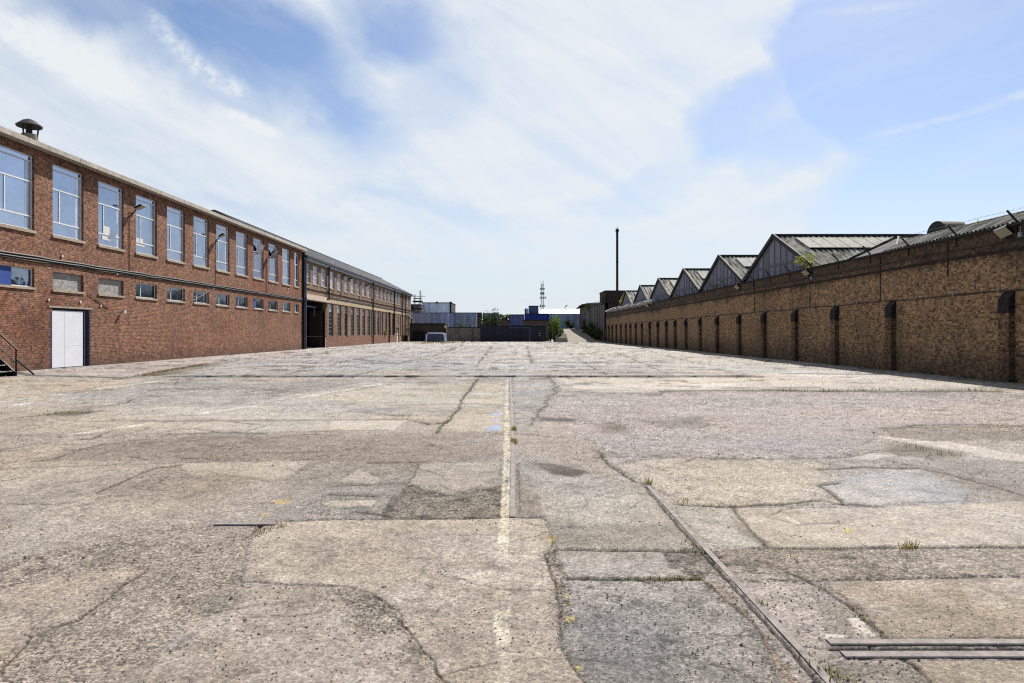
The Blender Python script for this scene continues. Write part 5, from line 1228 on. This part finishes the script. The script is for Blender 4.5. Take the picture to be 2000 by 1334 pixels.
for px, d, h, s in (([(505,1046),(530,1032),(560,1026)],240,.045,.02),([(1210,1131),(1300,1131),(1366,1131)],260,.04,.012),([(740,1013),(900,1012)],70,.02,.012),
        ([(1316,982),(1345,980)],200,.06,.03),([(1262,940),(1270,948)],500,.07,.02),([(1335,1064),(1362,1072),(1370,1082)],200,.05,.03),([(1765,1072),(1790,1070)],380,.075,.02),
        ([(1480,1178),(1510,1186)],320,.06,.025),([(1598,1305),(1640,1325),(1680,1340)],420,.055,.03),([(1560,1270),(1600,1310)],130,.04,.02),([(1860,1070),(1960,1071)],50,.03,.01),
        ([(1002,838),(1006,842)],400,.10,.02),([(1002,860),(1006,866)],400,.09,.02),([(1775,872),(1830,886),(1868,890)],90,.11,.08),([(1925,838),(1990,842)],60,.12,.1),([(1770,835),(1960,830)],10,.08,.1),
        ([(85,810),(140,806),(190,804)],160,.09,.10),([(0,868),(40,860)],60,.05,.08),([(160,1096),(210,1104)],60,.03,.05),([(50,1092),(100,1088)],50,.03,.04),([(0,1035),(30,1028)],100,.04,.03),
        ([(845,830),(875,826)],90,.06,.06),([(790,918),(806,908)],120,.05,.03),([(1545,1090),(1560,1100)],60,.05,.02),([(1170,888),(1185,905)],100,.04,.03),([(1190,910),(1240,942)],50,.03,.03),
        ([(1840,1330),(1880,1334)],40,.03,.03),([(1472,1071),(1700,1072),(2000,1070)],26,.035,.012),([(1330,986),(1500,987),(1650,986)],22,.04,.02),([(1085,1076),(1352,1076)],30,.03,.012),([(1640,1172),(1735,1246)],40,.03,.02),([(1078,1060),(1066,1090),(1096,1200)],40,.03,.02),([(0,821),(300,821)],14,.05,.04),([(60,903),(200,868)],24,.05,.04),([(190,962),(355,909)],22,.04,.03),([(600,1014),(740,1013)],40,.03,.012),([(932,742),(895,798)],10,.05,.04),([(1405,1000),(1500,1170)],12,.02,.02)):
    weeds(g1, px, d, h, s, .0035)
for px, d, h, s in (([(270,735),(330,724),(400,712)],130,.12,.12),([(360,737),(700,737)],22,.05,.05),([(700,737),(1480,735)],22,.07,.05),([(1600,765),(1700,763),(1960,764)],40,.12,.10),([(1500,764),(1640,765)],70,.14,.12),
        ([(1700,731),(1740,731)],60,.12,.10),([(820,672),(880,670)],24,.45,.5),([(1010,672),(1110,671)],14,.4,.7),([(1440,765),(1480,764)],40,.06,.05),([(150,748),(230,745)],30,.06,.15),
        ([(1580,738),(1980,752)],14,.10,.25),([(620,689),(800,670)],6,.12,.1)):
    weeds(g2, px, d, h, s, .006)
for px, d, h, s in (([(820,671),(900,669)],16,.5,.4),([(700,667.6),(1160,668.5)],2.2,.22,.4)): weeds(g1, px, d, h, s, .03)
tag(g1.build('grass', M['grass']), 'yellow-green grass growing in the cracks of the yard', 'grass', kind='stuff')
tag(g2.build('dry_weeds', M['dry']), 'dry brown weeds along the slab edges', 'weeds', kind='stuff')
w3 = MB()
for k in range(900):                       # ivy and weeds at the foot of the shaded wall
    y = rnd.uniform(8, 75); x = XB-.25+rnd.gauss(0, .14); h = rnd.uniform(.05, .22)
    if math.sin(y*1.7)+math.sin(y*.6) > -.2: blade(w3, (min(x, XB-.01), y, 0), h, h, .012)
tag(w3.build('wall_foot_weeds', M['leaf_dark']), 'dark weeds in the shade at the foot of the brown wall', 'weeds', kind='stuff')
gr = MB()
for k in range(5200):                      # loose grit
    r2 = rnd.random(); px = rnd.uniform(-150, 2150); py = 700+650*rnd.random()**.8
    x, y = gp(px, py)
    if fbm(np.array([x*.8]), np.array([y*.8]), 3, 71)[0] < .47: continue
    s = rnd.uniform(.0025, .008)*(1.9 if rnd.random() < .025 else 1)*min(2.2, .6+y*.12)
    b0 = len(gr.v)
    for q in ((-1,0,0),(0,-1,0),(1,0,0),(0,1,0),(0,0,.8)): gr.v.append((x+q[0]*s*rnd.uniform(.6,1.2), y+q[1]*s*rnd.uniform(.6,1.2), .003+q[2]*s))
    for q in ((0,1,4),(1,2,4),(2,3,4),(3,0,4)): gr.f.append(tuple(b0+i for i in q))
tag(gr.build('grit', M['pebble']), 'loose grit and small stones lying on the yard', 'grit', kind='stuff')

def bush(name, label, cat, c, rx, ry, rz, n, leaf, mat, group=None, lobes=9, stems=5, flat=.0):
    t = thing(name, label, cat, c, group); C0 = Vector(c)
    L = []
    for k in range(lobes):
        a = rnd.uniform(0, 6.28); r = rnd.random()**.6; z = rnd.uniform(.15, 1.0)
        L.append((C0+Vector((rx*r*math.cos(a), ry*r*math.sin(a), rz*z)), rnd.uniform(.22, .42)))
    m = MB()
    for k in range(n):
        q, s = rnd.choice(L); d = Vector((rnd.gauss(0,1), rnd.gauss(0,1), rnd.gauss(0,1))).normalized()*rnd.random()**.4
        p = q+Vector((d.x*rx*s*1.4, d.y*ry*s*1.4, d.z*rz*s*1.1))
        if p.z < c[2]: continue
        u = Vector((rnd.gauss(0,1), rnd.gauss(0,1), rnd.gauss(0,.7))).normalized(); v = u.cross(Vector((rnd.gauss(0,1), rnd.gauss(0,1), rnd.gauss(0,1)))).normalized(); s2 = leaf*rnd.uniform(.5, 1.3)
        m.quad(tuple(p-u*s2), tuple(p+v*s2*.55), tuple(p+u*s2), tuple(p-v*s2*.55))
    m.build('foliage', M[mat], t)
    b = MB()
    for k in range(stems):
        q, s = L[k % len(L)]; mid = C0.lerp(q, .5)+Vector((rnd.uniform(-.1,.1)*rx, 0, 0)); b.tube([tuple(C0+Vector((rnd.uniform(-.1,.1)*rx,0,-.02))), tuple(mid), tuple(q)], [rz*.035, rz*.025, rz*.01], 6)
    b.build('stem', M['bark'], t)
    return t
def pb(px0, px1, top, bot, D):
    x0, zt = P(px0, top, D); x1, zb = P(px1, bot, D); return ((x0+x1)/2, D, zb), (x1-x0)/2, zt-zb
c, rx, rz = pb(934, 974, 618, 642, 131); bush('bush', 'dark green bush behind the left end of the black fence', 'bush', (c[0],131,0), rx, 1.2, c[2]+rz, 2600, .16, 'leaf_dark', lobes=14)
c, rx, rz = pb(888, 932, 626, 640, 133); bush('bush', 'thin dark bush in front of the streaky hoarding', 'bush', (c[0],133,0), rx*.8, .8, c[2]+rz, 1000, .14, 'leaf_dark', lobes=8)
c, rx, rz = pb(1079, 1101, 626, 661, 119.5); bush('bush', 'bright green bush at the foot of the ramp', 'bush', (c[0],119.5,.1), rx*.9, 1.0, c[2]+rz, 1500, .15, 'leaf_bright', lobes=10)
c, rx, rz = pb(1068, 1084, 630, 655, 120.6); bush('bush', 'dark ragged bush left of the bright green one', 'bush', (c[0],120.8,.1), rx*.9, .8, c[2]+rz, 600, .13, 'leaf_dark', lobes=7)
c, rx, rz = pb(1103, 1124, 630, 642, 172); bush('bush', 'dark bush at the top of the ramp', 'bush', (c[0],172,2.6), rx, 1, rz+.4, 700, .18, 'leaf_dark', lobes=6)
for i, (y, h, lab) in enumerate(((128,2.2,'dark ivy clump low on the sheeted shed, nearest the brown wall'),(138,3.4,'tall dark ivy clump on the sheeted shed beside the ramp'),(150,3.6,'dark ivy clump on the sheeted shed near the ramp top'))):
    bush('ivy', lab, 'ivy', (15.5, y, .2), .5, 3.4, h, 1100, .16, 'leaf_dark', 'ivy clumps along the sheeted shed', lobes=9)
bush('ivy', 'yellow-green ivy tuft high on the sheeted shed', 'ivy', (16.0, 150, 6.2), .4, 1.2, 1.6, 260, .14, 'leaf_yellow', lobes=5, stems=2)
c, rx, rz = pb(1212, 1247, 567, 594, 112); bush('tree', 'yellow-green tree top showing above the far brown wall', 'tree', (c[0],112,0), rx*.75, 1.8, c[2]+rz-.8, 10, .2, 'leaf_yellow', lobes=3, stems=1)
tr = [o for o in bpy.data.objects if o.name == 'tree'][0]; m = MB()
for k in range(2600):
    a, r, z = rnd.uniform(0,6.28), rnd.random()**.5, rnd.random(); x = c[0]+1.9*r*math.cos(a)*(1-z*.6)*(1+.3*math.sin(a*3)); y = 112+1.6*r*math.sin(a); zz = c[2]-.6+z*(rz+.2)
    if math.sin(x*4)+math.sin(zz*5+x)+math.sin(y*4) < -.9: continue
    u = Vector((rnd.gauss(0,1), rnd.gauss(0,1), rnd.gauss(0,.7))).normalized()*.13*rnd.uniform(.5,1.3); v = u.cross(Vector((rnd.gauss(0,1),rnd.gauss(0,1),rnd.gauss(0,1)))).normalized()*.07
    p = Vector((x,y,zz)); m.quad(tuple(p-u), tuple(p+v), tuple(p+u), tuple(p-v))
fo = [k_ for k_ in children(tr) if k_.name.startswith('foliage')][0]; nm_ = m.build('crown', M['leaf_yellow'], tr); bpy.data.objects.remove(fo)
c, rx, rz = pb(1171, 1180, 582, 600, 121); bush('shrub', 'small ragged shrub on the corner of the dark brick block', 'shrub', (15.9,121,6.9), .5, .4, 1.5, 110, .12, 'leaf_dark', lobes=4, stems=3)
bush('wall_weed', 'yellow-green weed growing from the wall top before the large gable', 'weed', (16.25, 38.3, 5.05), .34, .95, .95, 420, .055, 'leaf_yellow', lobes=9, stems=5)
bush('wall_weed', 'small yellow tuft on the wall top below the second gable', 'weed', (16.3, 55.0, 5.1), .2, .4, .45, 130, .06, 'leaf_yellow', lobes=5, stems=3)
bush('wall_weed', 'tiny yellow tuft on the mossy roof by the drum ventilator', 'weed', (16.9, 24.9, 5.5), .09, .12, .22, 60, .02, 'leaf_yellow', lobes=4, stems=3)
bush('window_weed', 'green plant sprouting under the tall windows of the far brick factory', 'weed', (X2+.12, 108.6, 1.2), .15, .9, .8, 130, .10, 'leaf_bright', lobes=5, stems=2)
# far tree line
ft = MB()
for k in range(900):
    x = rnd.uniform(-14, 2); z = rnd.uniform(2, 9.6-.12*abs(x+5)); y = rnd.uniform(300, 306)
    u = Vector((rnd.gauss(0,1), rnd.gauss(0,1), rnd.gauss(0,.7))).normalized()*.8; v = u.cross(Vector((rnd.gauss(0,1),rnd.gauss(0,1),rnd.gauss(0,1)))).normalized()*.5; q = Vector((x,y,z)); ft.quad(tuple(q-u), tuple(q+v), tuple(q+u), tuple(q-v))
tag(ft.build('far_wood', M['leaf_dark']), 'low far-off wood between the blue containers', 'trees', kind='stuff')

# ================================================================ SKY, SUN, CAMERA
sun_dir = Vector((.38, .88, 1.0)).normalized()
elev = math.asin(sun_dir.z); az = math.atan2(sun_dir.x, sun_dir.y)      # azimuth clockwise from +y
sl = bpy.data.lights.new('sun', 'SUN'); sl.energy = 5.0; sl.angle = R(.53); sl.color = (1.0, .95, .87)
so = bpy.data.objects.new('sun', sl); COL.objects.link(so); so.rotation_euler = sun_dir.to_track_quat('Z', 'Y').to_euler(); so.location = (30, 60, 80)
wd = bpy.data.worlds.new('World'); scene.world = wd; wd.use_nodes = True
t = NT.__new__(NT); t.t = wd.node_tree; t.t.nodes.clear(); t.out = t.t.nodes.new('ShaderNodeOutputWorld')
sky = t.n('ShaderNodeTexSky'); sky.sky_type = 'NISHITA'; sky.sun_disc = False; sky.sun_elevation = elev; sky.sun_rotation = az; sky.air_density = 1.0; sky.dust_density = .6; sky.ozone_density = 2.0
tc = t.n('ShaderNodeTexCoord'); sp = t.n('ShaderNodeSeparateXYZ'); t.l(tc.outputs['Generated'], sp.inputs[0])
yy = t.math('MAXIMUM', t.math('ABSOLUTE', sp.outputs[1]), .08); u = t.math('DIVIDE', sp.outputs[0], yy); v = t.math('DIVIDE', sp.outputs[2], yy)
zz = t.math('ADD', t.math('MAXIMUM', sp.outputs[2], 0.0), .10)
cp = t.n('ShaderNodeCombineXYZ'); t.l(t.math('DIVIDE', sp.outputs[0], zz), cp.inputs[0]); t.l(t.math('DIVIDE', sp.outputs[1], zz), cp.inputs[1])
# warp the direction a little so that no cloud bank has a smooth outline
wv = t.n('ShaderNodeCombineXYZ'); t.l(u, wv.inputs[0]); t.l(v, wv.inputs[1])
wa = t.n('ShaderNodeTexNoise'); t.l(wv.outputs[0], wa.inputs['Vector']); wa.inputs['Scale'].default_value = 3.2; wa.inputs['Detail'].default_value = 7; wa.inputs['Roughness'].default_value = .62
sw_ = t.n('ShaderNodeSeparateColor'); t.l(wa.outputs['Color'], sw_.inputs[0])
uw = t.math('ADD', u, t.math('MULTIPLY', t.math('SUBTRACT', sw_.outputs[0], .5), .24)); vw = t.math('ADD', v, t.math('MULTIPLY', t.math('SUBTRACT', sw_.outputs[1], .5), .20))
def blob(cx, cy, a, b, ang, lo=1.0, hi=.35):
    """soft ellipse around a photo direction, 1 inside 0 outside"""
    cu, cv = (cx-CX)/F, (HY-cy)/F; a, b = a/F, b/F; c, s = math.cos(R(ang)), math.sin(R(ang))
    du = t.math('SUBTRACT', uw, cu); dv = t.math('SUBTRACT', vw, cv)
    p = t.math('DIVIDE', t.math('ADD', t.math('MULTIPLY', du, c), t.math('MULTIPLY', dv, s)), a)
    q = t.math('DIVIDE', t.math('SUBTRACT', t.math('MULTIPLY', dv, c), t.math('MULTIPLY', du, s)), b)
    d = t.math('SQRT', t.math('ADD', t.math('MULTIPLY', p, p), t.math('MULTIPLY', q, q)))
    return t.ramp(d, lo, hi, 0, 1)
# holes of open blue
holes = None
for args in ((460,95,330,120,-22,1.25,.3),(640,215,200,75,-35,1.2,.2),(250,20,230,70,0,1.2,.3),(760,60,150,90,-20,1.3,.2),(1830,110,370,230,4,1.04,.90),(1440,240,105,85,25,1.15,.5),(1910,400,330,200,0,1.1,.75),(1530,290,90,60,-20,1.3,.4),(830,400,240,22,-8,1.3,.1),(500,395,200,28,-12,1.3,.1),(1240,370,160,28,15,1.3,.2),(850,190,90,90,0,1.4,.2)):
    k = blob(*args)
    wgt = {460:.82,640:.75,250:.7,760:.75,1830:.78,1440:.62,1910:.72,1530:.5,830:.22,500:.2,1240:.2,850:.3}[args[0]]
    k = t.math('MULTIPLY', k, wgt)
    holes = k if holes is None else t.math('MAXIMUM', holes, k)
def rot(ang, sx, sy, src=wv):
    m = t.n('ShaderNodeMapping'); m.inputs['Rotation'].default_value[2] = R(ang); m.inputs['Scale'].default_value = (1,1,1); t.l(src.outputs[0], m.inputs['Vector'])
    m2 = t.n('ShaderNodeMapping'); m2.inputs['Scale'].default_value = (sx, sy, 1); t.l(m.outputs[0], m2.inputs['Vector']); return m2.outputs[0]
s1 = t.noise(rot(32, 1.2, 7), 1.3, 8, .62, .6)       # long cirrus strokes falling to the right (left half)
s2 = t.noise(rot(-22, 1.3, 9), 1.5, 8, .62, .5)      # strokes rising to the right (right half)
s3 = t.noise(rot(10, 1, 2.2, cp), .9, 7, .6, .4)
side = t.ramp(u, .15, .42)
strokes = t.math('ADD', t.math('MULTIPLY', s1, t.math('SUBTRACT', 1.0, side)), t.math('MULTIPLY', s2, side))
den = t.math('SUBTRACT', .86, holes)
den = t.math('ADD', den, t.math('MULTIPLY', t.math('SUBTRACT', strokes, .5), .9))
den = t.math('ADD', den, t.math('MULTIPLY', t.math('SUBTRACT', s3, .5), .35))
fib = t.math('ADD', t.math('MULTIPLY', t.noise(rot(38, 3, 34), 2.2, 6, .7, .8), t.math('SUBTRACT', 1.0, side)), t.math('MULTIPLY', t.noise(rot(-24, 3, 38), 2.2, 6, .7, .7), side))
den = t.math('ADD', den, t.math('MULTIPLY', t.math('SUBTRACT', fib, .5), .13))
# single strokes: a feather of cirrus at the upper left, two thin trails at the right
def stroke(x0, y0, x1, y1, wdt, amp, ns=22, n_=None):
    L = math.hypot(x1-x0, y1-y0); return t.math('MULTIPLY', blob((x0+x1)/2, (y0+y1)/2, L/2, wdt, -math.degrees(math.atan2(y1-y0, x1-x0)), 1.0, .1), amp)
def thin(x0, y0, x1, y1, wdt, amp):
    cu, cv = ((x0+x1)/2-CX)/F, (HY-(y0+y1)/2)/F; a = math.hypot(x1-x0, y1-y0)/2/F; b = wdt/F; an = -math.atan2(y1-y0, x1-x0); c, s = math.cos(an), math.sin(an)
    k = .035; du = t.math('SUBTRACT', t.math('MULTIPLY_ADD', t.math('SUBTRACT', sw_.outputs[2], .5), k, u), cu); dv = t.math('SUBTRACT', t.math('MULTIPLY_ADD', t.math('SUBTRACT', sw_.outputs[0], .5), k, v), cv)
    p = t.math('DIVIDE', t.math('ADD', t.math('MULTIPLY', du, c), t.math('MULTIPLY', dv, s)), a); q = t.math('DIVIDE', t.math('SUBTRACT', t.math('MULTIPLY', dv, c), t.math('MULTIPLY', du, s)), b)
    m = t.math('MULTIPLY', t.ramp(t.math('ABSOLUTE', p), 1, .15), t.ramp(t.math('ABSOLUTE', q), 1, .0))
    fine = t.ramp(t.noise(rot(0, 1, 1), 60, 4, .6), .35, .6, .35, 1)
    return t.math('MULTIPLY', t.math('MULTIPLY', m, amp), fine)
for a in ((270,0,365,115,30,.5),(320,60,430,180,32,.5),(370,115,520,215,34,.45),(415,205,570,272,18,.42),(1640,284,1990,198,11,.42),(1880,222,2110,145,16,.5),(1500,42,1880,-12,13,.3),(-60,20,300,200,50,.4)):
    den = t.math('ADD', den, thin(*a))
hz = t.ramp(v, .30, .02); den = t.math('MAXIMUM', den, t.math('MULTIPLY', hz, .82))
den = t.math('MULTIPLY', den, t.ramp(sp.outputs[1], -.35, .15, .12, 1.0), clamp=True)
cloud = t.mix(t.ramp(v, 0.0, .32), (.71, .79, .86), (.76, .83, .89))
cloud = t.mix(t.math('MULTIPLY', t.ramp(den, .62, .95), t.ramp(v, .02, .2)), cloud, (.83, .87, .90))
SKYK = .054
skc = t.n('ShaderNodeVectorMath', operation='MULTIPLY'); t.l(sky.outputs[0], skc.inputs[0]); skc.inputs[1].default_value = (.97, 1.0, 1.08)
bg = t.n('ShaderNodeBackground'); t.l(skc.outputs[0], bg.inputs[0]); bg.inputs[1].default_value = SKYK
bg2 = t.n('ShaderNodeBackground'); t.l(cloud, bg2.inputs[0]); bg2.inputs[1].default_value = .5
ms_ = t.n('ShaderNodeMixShader'); t.l(den, ms_.inputs[0]); t.l(bg.outputs[0], ms_.inputs[1]); t.l(bg2.outputs[0], ms_.inputs[2]); t.l(ms_.outputs[0], t.out.inputs[0])

cam = bpy.data.cameras.new('camera'); co = bpy.data.objects.new('camera', cam); COL.objects.link(co)
co.location = (0, 0, H); co.rotation_euler = (R(90), 0, 0); cam.sensor_width = 36; cam.lens = 36*F/2000.0
cam.shift_x = -(CX-1000)/2000.0; cam.shift_y = -(667-HY)/2000.0; cam.clip_end = 3000; cam.clip_start = .05
scene.camera = co
scene.render.engine = 'CYCLES'
vs = scene.view_settings; vs.view_transform = 'Standard'; vs.look = 'None'; vs.exposure = 1.0; vs.gamma = 1
scene.cycles.use_denoising = False; scene.cycles.filter_width = 1.15; scene.cycles.max_bounces = 5; scene.cycles.diffuse_bounces = 3; scene.cycles.sample_clamp_indirect = 4
scene.render.resolution_x = 1024; scene.render.resolution_y = 683
for o in bpy.data.objects:
    if '_o' in o: del o['_o']
